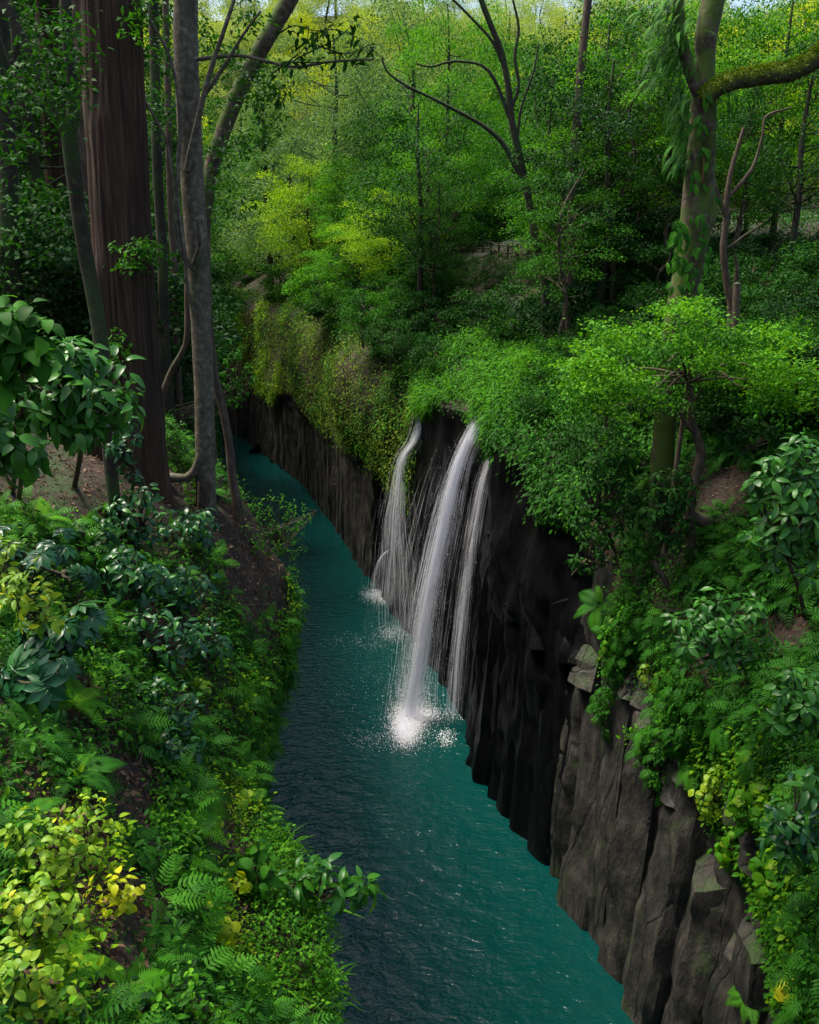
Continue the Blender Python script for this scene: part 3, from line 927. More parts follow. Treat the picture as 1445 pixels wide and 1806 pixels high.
# single trees one can point to
p = at(545, 330, 104)
plant('maple_tree', 'maple_tree', 'bright yellow green maple standing above the mossy far cliff', 'tree', p[0], p[1], (1.3, 1.3, 1.55), 'lime')
p = at(470, 330, 124)
plant('cedar_tree', 'cedar_tree', 'feathery green cedar beside the yellow green maple', 'tree', p[0], p[1], (.95, .95, 1.05), 'mid')
for u, v, yy, s, mt, lb in ((740, 330, 66, 1.05, 'deep', 'dark broad tree above the left cascade'), (1075, 240, 47, 1.0, 'dark', 'dark tree left of the hollow tree'), (1410, 330, 42, .75, 'deep', 'dark tree at the right edge under the mossy limb'), (590, 250, 112, 1.9, 'grey', 'large grey green tree behind the yellow green maple'), (720, 260, 100, 1.8, 'grey', 'broad grey green tree in the middle of the wood'),
                            (655, 330, 98, 1.2, 'mid', 'rounded green tree right of the yellow green maple'), (850, 270, 92, 1.3, 'fresh', 'light green maple behind the slender dark tree')):
    p = at(u, v, yy)
    plant('maple_tree' if mt == 'fresh' else 'forest_tree', 'forest_tree' if mt != 'fresh' else 'maple_tree', lb, 'tree', p[0], p[1], s, mt)
# path, clearing and fences
def strip(name, pts, w, mat):
    P = smooth_path(np.array([[x, yy, 0] for x, yy in pts], float), 1.0)
    T = norm(np.gradient(P, axis=0))
    S = np.column_stack([T[:, 1], -T[:, 0], 0 * T[:, 0]])
    rows = []
    for s in np.linspace(-w / 2, w / 2, 7):
        q = P + S * s
        q[:, 2] = [drop(a, b) + .10 for a, b in q[:, :2]]
        rows.append(q)
    g = Geo()
    G = np.stack(rows, 1)
    g.add(G.reshape(-1, 3), grid_faces(G.shape[0], 7))
    return g.build(name, M[mat], kind='structure')
strip('path', [(3, 82), (8, 76.5), (14, 77), (22, 79), (32, 81), (44, 83), (60, 85)], 4.5, 'path')

def fence(label, pts, group=None, hgt=1.15, n=12, rails=2):
    P = smooth_path(np.array([[x, yy, 0] for x, yy in pts], float), .2)
    L = np.concatenate([[0], np.cumsum(np.linalg.norm(np.diff(P, axis=0), axis=1))])
    q = np.linspace(0, L[-1], n)
    X = np.column_stack([np.interp(q, L, P[:, 0]), np.interp(q, L, P[:, 1])])
    Z = np.array([drop(a, b) for a, b in X])
    root = thing('wooden_fence', label, 'fence', (X[0, 0], X[0, 1], Z[0]), group)
    o = np.array([X[0, 0], X[0, 1], Z[0]])
    for i in range(n):
        g = Geo()
        b = np.array([X[i, 0], X[i, 1], Z[i]]) - o
        tube(g, [b - [0, 0, .3], b + [0, 0, hgt * .5], b + [random.uniform(-.03, .03), 0, hgt]], [.10, .095, .09], 7, .4, .08, 3)
        g.build('post', M['wood'], root)
    for h in np.linspace(.42, .86, rails) * hgt:
        for i in range(n - 1):
            g = Geo()
            a = np.array([X[i, 0], X[i, 1], Z[i] + h]) - o
            b = np.array([X[i + 1, 0], X[i + 1, 1], Z[i + 1] + h + random.uniform(-.03, .03)]) - o
            tube(g, [a, (a + b) / 2, b], [.055, .06, .055], 6, .5, .08, 3)
            g.build('rail', M['wood'], root)
    return root
FA, FB = ground(838, 448)[0], ground(950, 464)[0]
FA, FB = (FA if 55 < FA[1] < 90 else at(838, 438, 70)), (FB if 55 < FB[1] < 90 else at(950, 458, 66))
fence('dark wooden fence beside the path under the slender tree', [(FA[0] - 1.6, FA[1] + 1), (FA[0], FA[1]), ((FA[0] + FB[0]) / 2, (FA[1] + FB[1]) / 2 - .2), (FB[0], FB[1])], n=9)
fence('dark rail fence along the sunlit clearing behind the hollow tree', [(15, 72.5), (24, 74), (32, 76), (44, 78)], n=16)
pq = at(492, 488, 118)
fence('small weathered fence on the top of the mossy far cliff', [(pq[0] - 2, pq[1]), (pq[0] + 2.4, pq[1] + .5)], n=5)

# ------------------------------------------------------------------ the trees of the foreground, one by one
def trunk_path(px, y, top=None, dy=0.0):
    pts = [at(u, v, y + dy * i / max(1, len(px) - 1)) for i, (u, v) in enumerate(px)]
    if top:
        d = pts[-1] - pts[-2]
        d = d / np.linalg.norm(d)
        pts += [pts[-1] + d * top * .5 + [0, 0, .3], pts[-1] + d * top + [0, 0, .8]]
    return pts

def rad_px(w, p):
    return w / 2 / F_PX * depth(p)

def hero(name, label, base_uv, cat='tree', sink=.6):
    p, n = ground(*base_uv)
    return thing(name, label, cat, p), p

def add_limb(root, name, pts, radii, bark, seg=10, step=.15, lump=.10, **kw):
    o = np.array(root.location)
    g = Geo()
    tube(g, [np.asarray(q) - o for q in pts], radii, seg, step, lump, **kw)
    return g.build(name, M[bark], root)

def leafy(root, name, centers, rc, n, size, mat, tmpl=T_LEAF_LOW, flat=.5, seed=0, up=.8, droop=.3):
    """one airy mass of leaves about given points, as a part of its tree"""
    rng = np.random.default_rng(seed)
    o = np.array(root.location)
    g = Geo()
    for c in centers:
        q = rng.normal(size=(n, 3)) * .5
        pos = np.asarray(c) - o + q * rc * [1, 1, flat]
        yd = rng.normal(size=(n, 3)) * [1, 1, .3] + [0, 0, -droop]
        zd = rng.normal(size=(n, 3)) * .4 + [0, 0, up]
        place(g, tmpl, pos, yd, zd, size * rng.uniform(.6, 1.3, n), 0, np.clip(.5 + .2 * rng.normal(size=n), 0, .98))
    return g.build(name, M[mat], root, kind='stuff')

# -- great cedar
ced, cb = hero('cedar_tree', 'massive cedar with a straight red brown furrowed trunk on the left', (235, 838))
cy = cb[1]
cpx = [(238, 860), (236, 800), (232, 700), (222, 560), (213, 400), (203, 200), (195, 0)]
cp = trunk_path(cpx, cy, 9)
cr = [rad_px(w, cp[3]) for w in (124, 110, 101, 98, 95, 94, 92, 84, 70)]
add_limb(ced, 'trunk', cp, cr, 'cedar', seg=120, step=.12, lump=.03, ridge=.09, ridge_n=46, seed=2.0)
for px, w0 in (([(215, 720), (185, 770), (165, 800), (150, 860)], 46), ([(258, 720), (272, 800), (283, 850), (300, 900)], 52), ([(190, 740), (178, 800), (180, 860)], 40), ([(245, 760), (250, 830), (252, 890)], 50)):
    q = trunk_path(px, cy - .35)
    add_limb(ced, 'root', q, [rad_px(w0 * f, q[0]) for f in np.linspace(1, .5, len(q))], 'cedar', seg=24, lump=.08, ridge=.05, ridge_n=20)
top = cp[-1]
cc = []
rng0 = np.random.default_rng(5)
for k in range(46):
    a, t = rng0.random() * 6.28, rng0.random()
    rr = 4.2 * (1 - .6 * t) * rng0.uniform(.4, 1)
    cc.append(top + [math.cos(a) * rr, math.sin(a) * rr, -1 + 9 * t])
leafy(ced, 'crown', cc, 1.3, 260, .22, 'deep', T_CARD, .5, 3)

# -- grey tree
gre, gb = hero('grey_tree', 'slim tree with smooth grey bark standing right of the cedar', (362, 892))
gy = gb[1]
gpx = [(364, 915), (363, 860), (362, 780), (360, 680), (355, 580), (349, 460), (340, 330), (332, 180), (327, 60), (328, -20)]
gp = trunk_path(gpx, gy, 3)
gw = [42, 36, 36, 35, 35, 38, 39, 40, 40, 37, 28, 20]
add_limb(gre, 'trunk', gp, [rad_px(w, gp[4]) for w in gw], 'greybark', seg=28, step=.10, lump=.035, seed=4)
q = trunk_path([(356, 800), (346, 828), (328, 843), (305, 842), (288, 848), (262, 880)], gy - .1)
add_limb(gre, 'root', q, [rad_px(w, q[0]) for w in (18, 16, 15, 18, 24, 30)], 'greybark', seg=14)
q = trunk_path([(362, 850), (358, 890), (354, 930), (346, 965)], gy - .35)
add_limb(gre, 'root', q, [rad_px(w, q[0]) for w in (26, 20, 18, 14)], 'brownbark', seg=12)
for px, w in (([(344, 475), (322, 450), (312, 390), (314, 300), (318, 200), (302, 110), (270, 45), (225, -10)], 9), ([(344, 560), (330, 500), (326, 440), (300, 280), (285, 230), (240, 160), (165, 115), (120, 70)], 6),
              ([(340, 470), (352, 430), (347, 385)], 7), ([(330, 300), (345, 230), (370, 130), (400, 40), (420, -20)], 10), ([(345, 105), (420, 98), (470, 108), (520, 118), (590, 108), (660, 105)], 6),
              ([(352, 180), (400, 110), (430, 60), (460, 20)], 7)):
    q = trunk_path(px, gy - .3, dy=-.6)
    add_limb(gre, 'branch', q, [rad_px(w * f, q[0]) for f in np.linspace(1.2, .5, len(q))], 'greybark', seg=8)
# overhanging spray of leaves against the light
def leaf_spray(root, stems, size, n, meshes, gy_, seed, bark, rz=.5, spread=.16, name='leaf', twig_r=.010, droop=.35):
    rng = np.random.default_rng(seed)
    o = np.array(root.location)
    g = Geo()
    for px in stems:
        q = np.array(trunk_path(px, gy_, dy=rng.uniform(-rz, rz)))
        tube(g, q - o, np.linspace(1.6, .5, len(q)) * twig_r, 5, .12)
        fine = smooth_path(q, .05)
        for k in range(n):
            t = rng.random() ** .8
            c = fine[int(t * (len(fine) - 1))]
            d = rng.normal(size=3) * [1, 1, .35] + [0, 0, -droop]
            put_leaf(root, meshes[rng.integers(len(meshes))], c + rng.normal(size=3) * spread * [1, 1, .5], d, rng.normal(size=3) * .35 + [0, 0, 1], size * rng.uniform(.65, 1.25), name)
    return g.build('twig', M[bark], root)

def put_leaf(root, me, pos, yd, zd, s, name='leaf'):
    y_ = Vector(yd).normalized()
    x_ = y_.cross(Vector(zd))
    if x_.length < 1e-4:
        x_ = Vector((1, 0, 0))
    x_.normalize()
    z_ = x_.cross(y_)
    o = bpy.data.objects.new(name, me)
    COL.objects.link(o)
    o.parent = root
    m = Matrix((x_, y_, z_)).transposed().to_4x4()
    l = Vector(pos) - root.location
    o.matrix_local = Matrix.Translation(l) @ m @ Matrix.Diagonal((s * 1.0, s, s, 1))
    return o

def tmesh(name, tm, mat):
    g = Geo()
    g.add(tm[0], tm[1], 0, .0)
    return g.mesh(name, M[mat])
LM = {}
for key, mat in (('gloss', 'gloss'), ('glossg', 'glossg'), ('mid', 'mid'), ('dark', 'deep'), ('lime', 'lleaf'), ('yellow', 'yleaf'), ('dead', 'litter'), ('fresh', 'fresh')):
    LM[key] = [tmesh(key + '_leaf', leaf_template(w=w, droop=d, fold=f, seed=i, wave=.02), mat) for i, (w, d, f) in enumerate(((.34, .22, .12), (.38, .12, .08), (.32, .34, .14)))]
    LM[key + '_ovate'] = [tmesh(key + '_ovate_leaf', leaf_template(w=w, droop=d, fold=.10, seed=9 + i, wave=.03, rows=(0, .14, .36, .62, .84, 1), shape=lambda t: math.sin(math.pi * t ** .72) ** .75), mat) for i, (w, d) in enumerate(((.52, .14), (.60, .24)))]
    LM[key + '_round'] = [tmesh(key + '_round_leaf', round_template(seed=i, droop=.10 + .08 * i), mat) for i in range(3)]
LM['palm'] = [tmesh('palmate_leaf', palmate_template(8, i), 'gloss') for i in range(2)]
LM['frond'] = [tmesh('fern_frond', frond_template(20, .30 + .1 * i, .24 + .04 * i, seed=i), 'fern') for i in range(3)]
LM['frond_lime'] = [tmesh('pale_fern_frond', frond_template(20, .30 + .1 * i, .26, seed=i + 5), 'fresh') for i in range(2)]
LM['hang'] = [tmesh('hanging_frond', frond_template(20, .35 + .12 * i, .075, pin=.020, seed=i + 9), 'fern') for i in range(3)]

leaf_spray(gre, [[(500, 118), (540, 95), (590, 70), (620, 45), (632, 20)], [(500, 110), (560, 110), (620, 108), (660, 98)], [(520, 90), (560, 60), (590, 52), (640, 70)], [(480, 130), (520, 100), (540, 80), (545, 45)],
                 [(560, 80), (610, 95), (650, 80), (672, 78)], [(490, 60), (520, 45), (560, 55), (600, 40)]], .20, 26, LM['dark'], gy - .8, 4, 'darkbark', spread=.10)

# -- forked sapling, leaning tree, curved sapling and the trunks further back
def simple_tree(name, label, y_or_base, limbs, bark, seg=12, step=.15, lump=.08, yv=None, leafs=None):
    yv_given = yv is not None
    if yv is None:
        p, _ = ground(*y_or_base)
        yv = p[1]
    else:
        p = at(*y_or_base, yv)
    root = thing(name, label, 'tree', p)
    for i, (px, ws, topx) in enumerate(limbs):
        q = trunk_path(px, yv - (.0 if i == 0 else .02), topx)
        if i == 0 and yv_given:
            q = [np.array([q[0][0], q[0][1], drop(q[0][0], q[0][1]) - .4])] + list(q) if q[0][2] > drop(q[0][0], q[0][1]) else q
        ww = list(ws) if not np.isscalar(ws) else [ws] * 2
        ww = np.interp(np.linspace(0, 1, len(q)), np.linspace(0, 1, len(ww)), ww)
        add_limb(root, 'trunk' if i == 0 else 'limb', q, [rad_px(w, q[0]) for w in ww], bark, seg, step, lump, seed=i + yv)
    return root, yv
simple_tree('forked_tree', 'thin mottled tree that forks in two left of the cedar', (182, 690), [([(190, 760), (182, 640), (172, 560), (155, 470), (140, 380), (128, 290), (122, 232)], (22, 24, 26), None),
            ([(124, 245), (100, 190), (72, 130), (40, 70), (8, 5), (-20, -50)], (24, 18, 20), 2), ([(122, 250), (130, 190), (124, 110), (117, 40), (115, -30)], (22, 20, 20), 2), ([(112, 220), (70, 180), (30, 135), (0, 55)], (12, 9, 6), None)], 'darkbark', yv=14.5)
simple_tree('leaning_tree', 'mossy tree leaning right over the river behind the grey tree', (372, 640), [([(366, 700), (362, 560), (358, 430), (366, 330), (396, 225), (436, 130), (478, 55), (515, -10)], (22, 24, 26, 26, 24), 4)], 'mossbark', yv=23)
sap, sy = simple_tree('curved_sapling', 'slender curved pale brown sapling at the edge of the bank', (420, 915), [([(422, 930), (418, 890), (410, 840), (404, 780), (393, 720), (380, 670), (372, 600)], (19, 15, 14, 12), 1)], 'brownbark')
for u, v0, yv, w, bark, lab in ((97, 420, 34, 46, 'cedar', 'light brown cedar trunk furthest left behind the forked tree'), (150, 480, 30, 34, 'brownbark', 'sunlit brown trunk peeping out left of the great cedar'),
                                (6, 420, 24, 30, 'darkbark', 'dark trunk at the left edge of the wood'), (278, 560, 24, 16, 'darkbark', 'thin dark stem between the cedar and the grey tree'), (300, 600, 27, 10, 'brownbark', 'very thin bent stem beside the grey tree')):
    simple_tree('woodland_tree', lab, (u, v0), [([(u + 14, v0 + 60), (u + 8, v0 - 120), (u, v0 - 260), (u - 6, 60), (u - 10, -30)], (w * 1.15, w, w * .9), 3)], bark, yv=yv, seg=20)
simple_tree('woodland_tree', 'pale crooked stem leaning right behind the cedar', (292, 705), [([(285, 715), (300, 660), (322, 620), (330, 590), (330, 500)], (12, 9), None)], 'brownbark', yv=19.5)

# -- mossy tree with the hollow
hol, hb = hero('hollow_tree', 'tall mossy tree with a dark slit hollow and hanging ferns on the right', (1163, 935))
hy = hb[1] + .3
hpx = [(1158, 990), (1164, 900), (1170, 800), (1176, 700), (1188, 600), (1206, 510), (1224, 420), (1233, 330), (1238, 250), (1241, 170), (1244, 110), (1246, 60), (1262, -20)]
hp = trunk_path(hpx, hy, 3)
hw = [52, 44, 40, 40, 42, 46, 54, 52, 44, 40, 31, 35, 37, 33, 28]
hc, hdep = at(1236, 295, hy), depth(at(1236, 295, hy))
hh, hwid = 52 / F_PX * hdep, 10 / F_PX * hdep
def slit(c, dirs, rr):
    V = c[:, None, :] + dirs * rr[..., None]
    V = V + np.array(hol.location)
    e = ((V[..., 0] - hc[0] + .02 * (V[..., 2] - hc[2])) / hwid) ** 2 + ((V[..., 2] - hc[2]) / hh) ** 2
    front = dirs[..., 1] < -.2
    k = np.where(front, np.exp(-e ** 2 * .8), 0)
    lip = np.where(front, np.exp(-(e - 1.9) ** 2 * 1.5), 0)
    return rr * (1 - .72 * k + .06 * lip)
add_limb(hol, 'trunk', hp, [rad_px(w, hp[5]) for w in hw], 'mossbark', seg=84, step=.08, lump=.07, lump_s=1.1, mod=slit)
g = Geo()
o_ = np.array(hol.location)
q = np.array([hc + [.05, -.10, hh * .75], hc + [.05, -.13, .2], hc + [.04, -.13, -.4], hc + [-.0, -.10, -hh * .7]]) - o_
tube(g, q, [.02, .05, .05, .02], 8, .1, .2, 3)
g.build('heartwood', M['heart'], hol)
q = trunk_path([(1243, 175), (1262, 158), (1290, 144), (1340, 134), (1395, 126), (1440, 102), (1500, 55), (1580, 20)], hy - .3, dy=-1.2)
add_limb(hol, 'limb', q, [rad_px(w, q[0]) for w in (34, 30, 30, 31, 32, 32, 28, 20)], 'mosslimb', seg=20, step=.1, lump=.12)
g = Geo()
fq = smooth_path(np.array(q) - np.array(hol.location), .02)
rr_ = np.interp(np.linspace(0, 1, len(fq)), np.linspace(0, 1, 8), [rad_px(w, q[0]) for w in (34, 30, 30, 31, 32, 32, 28, 20)])
rngm = np.random.default_rng(3)
ii = rngm.integers(0, len(fq), 9000)
aa = rngm.normal(size=9000) * .9
tt_ = norm(np.gradient(fq, axis=0))[ii]
sd_ = norm(np.cross(tt_, [0, 0, 1.0]))
nn_ = norm(np.cross(sd_, tt_)) * np.cos(aa)[:, None] + sd_ * np.sin(aa)[:, None]
place(g, T_CARD, fq[ii] + nn_ * rr_[ii][:, None] * rngm.uniform(.92, 1.12, 9000)[:, None], nn_ + rngm.normal(size=(9000, 3)) * .8, rngm.normal(size=(9000, 3)), rngm.uniform(.03, .09, 9000), 0)
g.build('moss', M['moss'], hol, kind='stuff')
q = trunk_path([(1244, 190), (1215, 120), (1200, 60), (1195, -20)], hy - .1)
add_limb(hol, 'limb', q, [rad_px(w, q[0]) for w in (26, 22, 20, 16)], 'mossbark', seg=14)
q = trunk_path([(1230, 420), (1246, 395), (1256, 370), (1258, 340)], hy - .2)
add_limb(hol, 'burl', q, [rad_px(w, q[0]) for w in (24, 26, 20, 8)], 'mossbark', seg=14)
rng0 = np.random.default_rng(12)
for k in range(290):
    t = rng0.random()
    if t < .48:
        u, v = rng0.normal(1190, 22), rng0.uniform(-10, 150)
    elif t < .8:
        u, v = rng0.normal(1208, 7), rng0.uniform(140, 300)
    elif t < .93:
        u, v = rng0.uniform(1255, 1330), rng0.normal(160, 8)
    else:
        u, v = rng0.normal(1262, 6), rng0.uniform(150, 260)
    c = at(u, v, hy - rng0.uniform(-.1, .55))
    side = -1 if u < 1235 else 1
    yd = np.array([side * rng0.uniform(.2, 1.1), -rng0.uniform(.1, .8), -rng0.uniform(.3, 1.2)])
    put_leaf(hol, LM['hang'][k % 3], c, yd, np.array([side * .4, -.5, .8]), rng0.uniform(.5, 1.0), 'fern_frond')
for k in range(110):
    u, v = (rng0.normal(1198, 9), rng0.uniform(385, 505)) if k < 60 else (rng0.normal(1238, 12), rng0.uniform(150, 520))
    c = at(u, v, hy - rng0.uniform(.45, .75))
    put_leaf(hol, LM['mid'][k % 3], c, [rng0.normal() * .5, -.5, -.9], [rng0.normal() * .3, -1, .6], rng0.uniform(.3, .5), 'leaf')

def high_crown(root, top, R, n, mat, seed, H=5.0, leaf=.2):
    r9 = np.random.default_rng(seed)
    cs = []
    for k in range(n):
        d = norm(r9.normal(size=3))
        cs.append(top + d * r9.random() ** .4 * [R, R, H / 2] + [0, 0, H / 2 + .8])
        if k % 3 == 0:
            add_limb(root, 'limb', [top - [0, 0, .3], (top + cs[-1]) / 2 + [0, 0, .2], cs[-1]], [.12, .07, .02], 'darkbark', seg=6, step=.4)
    leafy(root, 'crown', cs, 1.1, 200, leaf, mat, T_CARD, .45, seed)
high_crown(hol, hp[-1] + np.array([2.0, 0, 2.5]), 4.5, 44, 'mid', 41, 6)
high_crown(gre, gp[-1] + np.array([0, 0, 2.0]), 4.0, 34, 'mid', 42, 5)
# dark leafy twigs that hang across the trunks at upper left
def px_mass(root, spots, y_, rc, n, size, mat, seed, flat=.6):
    r8 = np.random.default_rng(seed)
    cs = []
    for u, v, ru, rv in spots:
        for _ in range(7):
            cs.append(at(u + r8.normal() * ru, v + r8.normal() * rv, y_ + r8.uniform(-.8, .8)))
    return leafy(root, 'foliage', cs, rc, n, size, mat, T_LEAF_LOW, flat, seed)
px_mass(gre, [(420, 150, 30, 30), (440, 250, 25, 30), (400, 330, 25, 30), (300, 60, 25, 25), (280, 180, 20, 30), (430, 60, 30, 20), (470, 170, 20, 20)], gy + 2.5, .45, 46, .15, 'deep', 61)
px_mass(ced, [(225, 480, 18, 14), (210, 600, 14, 14), (245, 440, 16, 12), (262, 30, 20, 20), (200, 690, 12, 14)], cy - .75, .22, 26, .15, 'mid', 62)
px_mass(ced, [(60, 60, 30, 25), (30, 150, 20, 30), (90, 180, 25, 25), (20, 300, 20, 40), (70, 380, 30, 40), (120, 90, 20, 30)], 13.6, .35, 36, .13, 'deep', 63)
# -- slender dark maple in the middle, back trunk, light sapling, twisted trunk
sl, sly = simple_tree('slender_tree', 'slender dark tree with forking limbs in the middle of the wood', (955, 480), [
    ([(962, 520), (948, 440), (934, 360), (918, 280), (904, 220), (896, 150), (884, 90), (868, 50), (842, -20)], (14, 13, 12, 10, 9, 7), 3),
    ([(928, 330), (905, 285), (885, 250), (850, 220), (805, 195), (760, 172), (715, 150), (682, 125), (674, 100)], (9, 8, 6, 5, 3), None),
    ([(905, 225), (885, 170), (872, 140), (850, 115), (800, 108), (760, 118), (735, 112)], (7, 6, 4, 3), None),
    ([(903, 190), (915, 150), (908, 100), (915, 50), (905, 0)], (6, 6, 4), None), ([(893, 130), (870, 75), (830, 30), (790, -10)], (6, 4), None), ([(912, 250), (920, 190), (940, 130), (950, 80)], (5, 3), None)], 'darkbark', yv=46, step=.3, seg=9)
simple_tree('straight_tree', 'straight hazy trunk with a bare reddish foot in the right wood', (1005, 570), [([(1006, 590), (1005, 500), (1008, 400), (1012, 300), (1020, 180), (1032, 50), (1040, -20)], (20, 15, 14, 13, 12), 4)], 'brownbark', yv=47, step=.3)
p = at(1000, 300, 43)
plant('thin_tree', 'thin_tree', 'thin leafy tree in front of the straight hazy trunk', 'tree', p[0], p[1], .9, 'mid')
for u, v, yy, sc, mt, lb in ((1075, 650, 28.5, .95, 'fresh', 'light green bush left of the layered canopy'), (1385, 640, 27.5, 1.1, 'mid', 'green bush at the right end of the layered canopy'), (1320, 690, 29, 1.0, 'deep', 'dark bush under the right part of the layered canopy'),
                             (960, 640, 42, 1.0, 'fresh', 'bright bush on the lip right of the main plunge'), (1010, 720, 37, 1.1, 'mid', 'bush on the overhang above the black rock'), (960, 800, 37.5, .8, 'deep', 'dark bush hanging over the black rock'), (1060, 740, 32, .8, 'deep', 'dark bush left of the hollow tree foot'),
                             (640, 560, 66, 1.3, 'mid', 'bush on top of the mossy wall left of the cascade'), (560, 520, 84, 1.6, 'fresh', 'bright bush on top of the mossy wall'), (690, 600, 60, 1.0, 'deep', 'dark bush over the top of the left cascade')):
    p = at(u, v, yy)
    h9 = BVH.ray_cast(Vector((p[0], p[1], p[2] + 3)), Vector((0, 0, -1)))
    plant('bush', 'bush', lb, 'bush', p[0], p[1], sc, mt, z=(h9[0].z if h9[0] is not None and p[2] + 3 - h9[0].z < 7 else p[2] - 1.2) + .1)
simple_tree('pale_sapling', 'pale branching sapling right of the hollow tree', (1285, 520), [([(1290, 560), (1282, 500), (1276, 440), (1280, 400), (1282, 350), (1290, 300), (1305, 250), (1312, 225)], (13, 12, 9, 5), None),
            ([(1279, 380), (1262, 330), (1258, 310)], (8, 6), None), ([(1276, 440), (1296, 430), (1310, 418), (1345, 395)], (7, 4), None), ([(1283, 350), (1310, 320), (1330, 290), (1345, 240), (1352, 205), (1395, 190)], (8, 5, 3), None), ([(1287, 545), (1300, 480), (1296, 450)], (8, 5), None)], 'brownbark', yv=31)
tw, twy = simple_tree('twisted_tree', 'small tree with a twisted brown stem beside the fallen log', (1216, 1000), [
    ([(1214, 1030), (1220, 960), (1219, 900), (1227, 840), (1236, 800), (1230, 770), (1220, 740), (1219, 700), (1214, 670), (1195, 650)], (16, 14, 16, 14, 10, 7), None),
    ([(1222, 760), (1206, 740), (1200, 725)], (9, 5), None), ([(1218, 715), (1235, 690), (1262, 670), (1285, 655)], (7, 3), None), ([(1150, 990), (1165, 1010), (1172, 1020), (1178, 1035)], (12, 10), None)], 'brownbark')
simple_tree('woodland_tree', 'thin reddish trunk in the shade right of the twisted tree', (1297, 800), [([(1298, 830), (1296, 740), (1296, 640), (1300, 500)], (17, 14, 12), None)], 'brownbark', yv=29)
lg, n_ = ground(1255, 925)
log = thing('fallen_log', 'short mossy fallen log lying at the foot of the twisted tree', 'log', lg)
add_limb(log, 'stem', trunk_path([(1213, 905), (1240, 918), (1270, 920), (1300, 914)], lg[1] - .2), [rad_px(w, lg) for w in (24, 26, 27, 24)], 'brownbark', seg=16, lump=.15)
#@@PART4

for i9, (u, v) in enumerate(((800, 500), (838, 503), (872, 508), (915, 512), (945, 500), (855, 486), (900, 490), (780, 478), (820, 480), (935, 482))):
    p, n_ = ground(u, v)
    o = plant('small_bush', 'small_bush', '', 'bush', p[0], p[1], random.uniform(.8, 1.15), 'deep', 'low bushes on the bank under the path fence', p[2])
    SCATTERED.append((o, 'deep', 1.0, [.2, .5, .8][i9 % 3], tuple(p)))
for i9, (u, v) in enumerate(((418, 480), (438, 472), (456, 488), (430, 500), (470, 470), (405, 495), (448, 455))):
    p, n_ = ground(u, v)
    if p[1] > 60:
        o = plant('bush', 'bush', '', 'bush', p[0], p[1], 1.6 + .2 * (i9 % 3), ['deep', 'mid', 'fresh'][i9 % 3], 'bushes on the far bank behind the leaning tree', p[2])
        SCATTERED.append((o, ['deep', 'mid', 'fresh'][i9 % 3], 1.0, [.2, .5, .8][i9 % 3], tuple(p)))
# what sets each scattered tree and bush apart: its size, its colour and the landmark it stands by
MARKS = [('the great cedar', 215, 400), ('the grey tree', 355, 500), ('the leaning tree', 470, 150), ('the yellow green maple', 545, 330), ('the mossy far cliff', 560, 560), ('the left cascade', 720, 660),
         ('the slender dark tree', 915, 300), ('the path fence', 890, 430), ('the straight hazy trunk', 1010, 350), ('the hollow tree', 1225, 350), ('the layered canopy', 1220, 590), ('the mossy limb', 1380, 140), ('the pale sapling', 1290, 430), ('the lip of the falls', 850, 640)]
WORD = {'deep': 'deep green', 'mid': 'mid green', 'dark': 'dark', 'fresh': 'fresh green', 'lime': 'lime', 'yellow': 'yellow green', 'grey': 'grey green', 'pale': 'pale'}
buckets = {}
for o, mat, sc, rel, p in SCATTERED:
    u, v, d = project(np.array(p))
    nm, mu, mv = min(MARKS, key=lambda m_: (m_[1] - u) ** 2 + ((m_[2] - v) * 1.2) ** 2)
    side = ('left of' if u < mu else 'right of') if abs(u - mu) > abs(v - mv) else ('above' if v < mv else 'below')
    size = 'small' if rel < .33 else 'large' if rel > .66 else 'middling'
    noun = o['category'] if 'maple' not in o.name and 'thin' not in o.name else ('maple' if 'maple' in o.name else 'thin tree')
    buckets.setdefault(f"{size} {WORD[mat]} {noun} {side} {nm}", []).append((u, o))
ORD = ['first', 'second', 'third', 'fourth', 'fifth', 'sixth', 'seventh', 'eighth', 'ninth', 'tenth', 'eleventh', 'twelfth']
for lb, items in buckets.items():
    items.sort(key=lambda a_: a_[0])
    for i_, (u, o) in enumerate(items):
        o['label'] = lb if len(items) == 1 else f"{lb}, {ORD[min(i_, 11)]} from left"
# ------------------------------------------------------------------ ground cover: what nobody could count
def samples(G, n, ylo, yhi, clo, chi, rng, margin=60, lod=1.0):
    """points over a bank, spread by area, thinned with distance"""
    rows = np.where((YS[:-1] >= ylo) & (YS[:-1] < yhi))[0]
    A, B, C = G[:-1, :-1], G[:-1, 1:], G[1:, :-1]
    ar = np.linalg.norm(np.cross(B - A, C - A), axis=-1)
    cen = (A + B + C) / 3
    u, v, d = project(cen)
    w = ar / np.maximum(d, 4) ** lod
    w[(u < -margin) | (u > 1445 + margin) | (v < -margin) | (v > 1806 + margin) | (d < 1)] = 0
    m = np.zeros_like(w)
    m[rows[:, None], np.arange(clo, chi)[None, :]] = 1
    w = (w * m).ravel()
    idx = rng.choice(len(w), n, p=w / w.sum())
    i, j = np.unravel_index(idx, ar.shape)
    s, t = rng.random((n, 1)), rng.random((n, 1))
    p = (G[i, j] * (1 - s) * (1 - t) + G[i, j + 1] * (1 - s) * t + G[i + 1, j] * s * (1 - t) + G[i + 1, j + 1] * s * t)
    nn = norm(np.cross(G[i, j + 1] - G[i, j], G[i + 1, j] - G[i, j]))
    return p, nn

def face_out(p, nn):
    f = np.sum(nn * (CAM - p), -1) < 0
    nn = nn.copy()
    nn[f] *= -1
    return nn

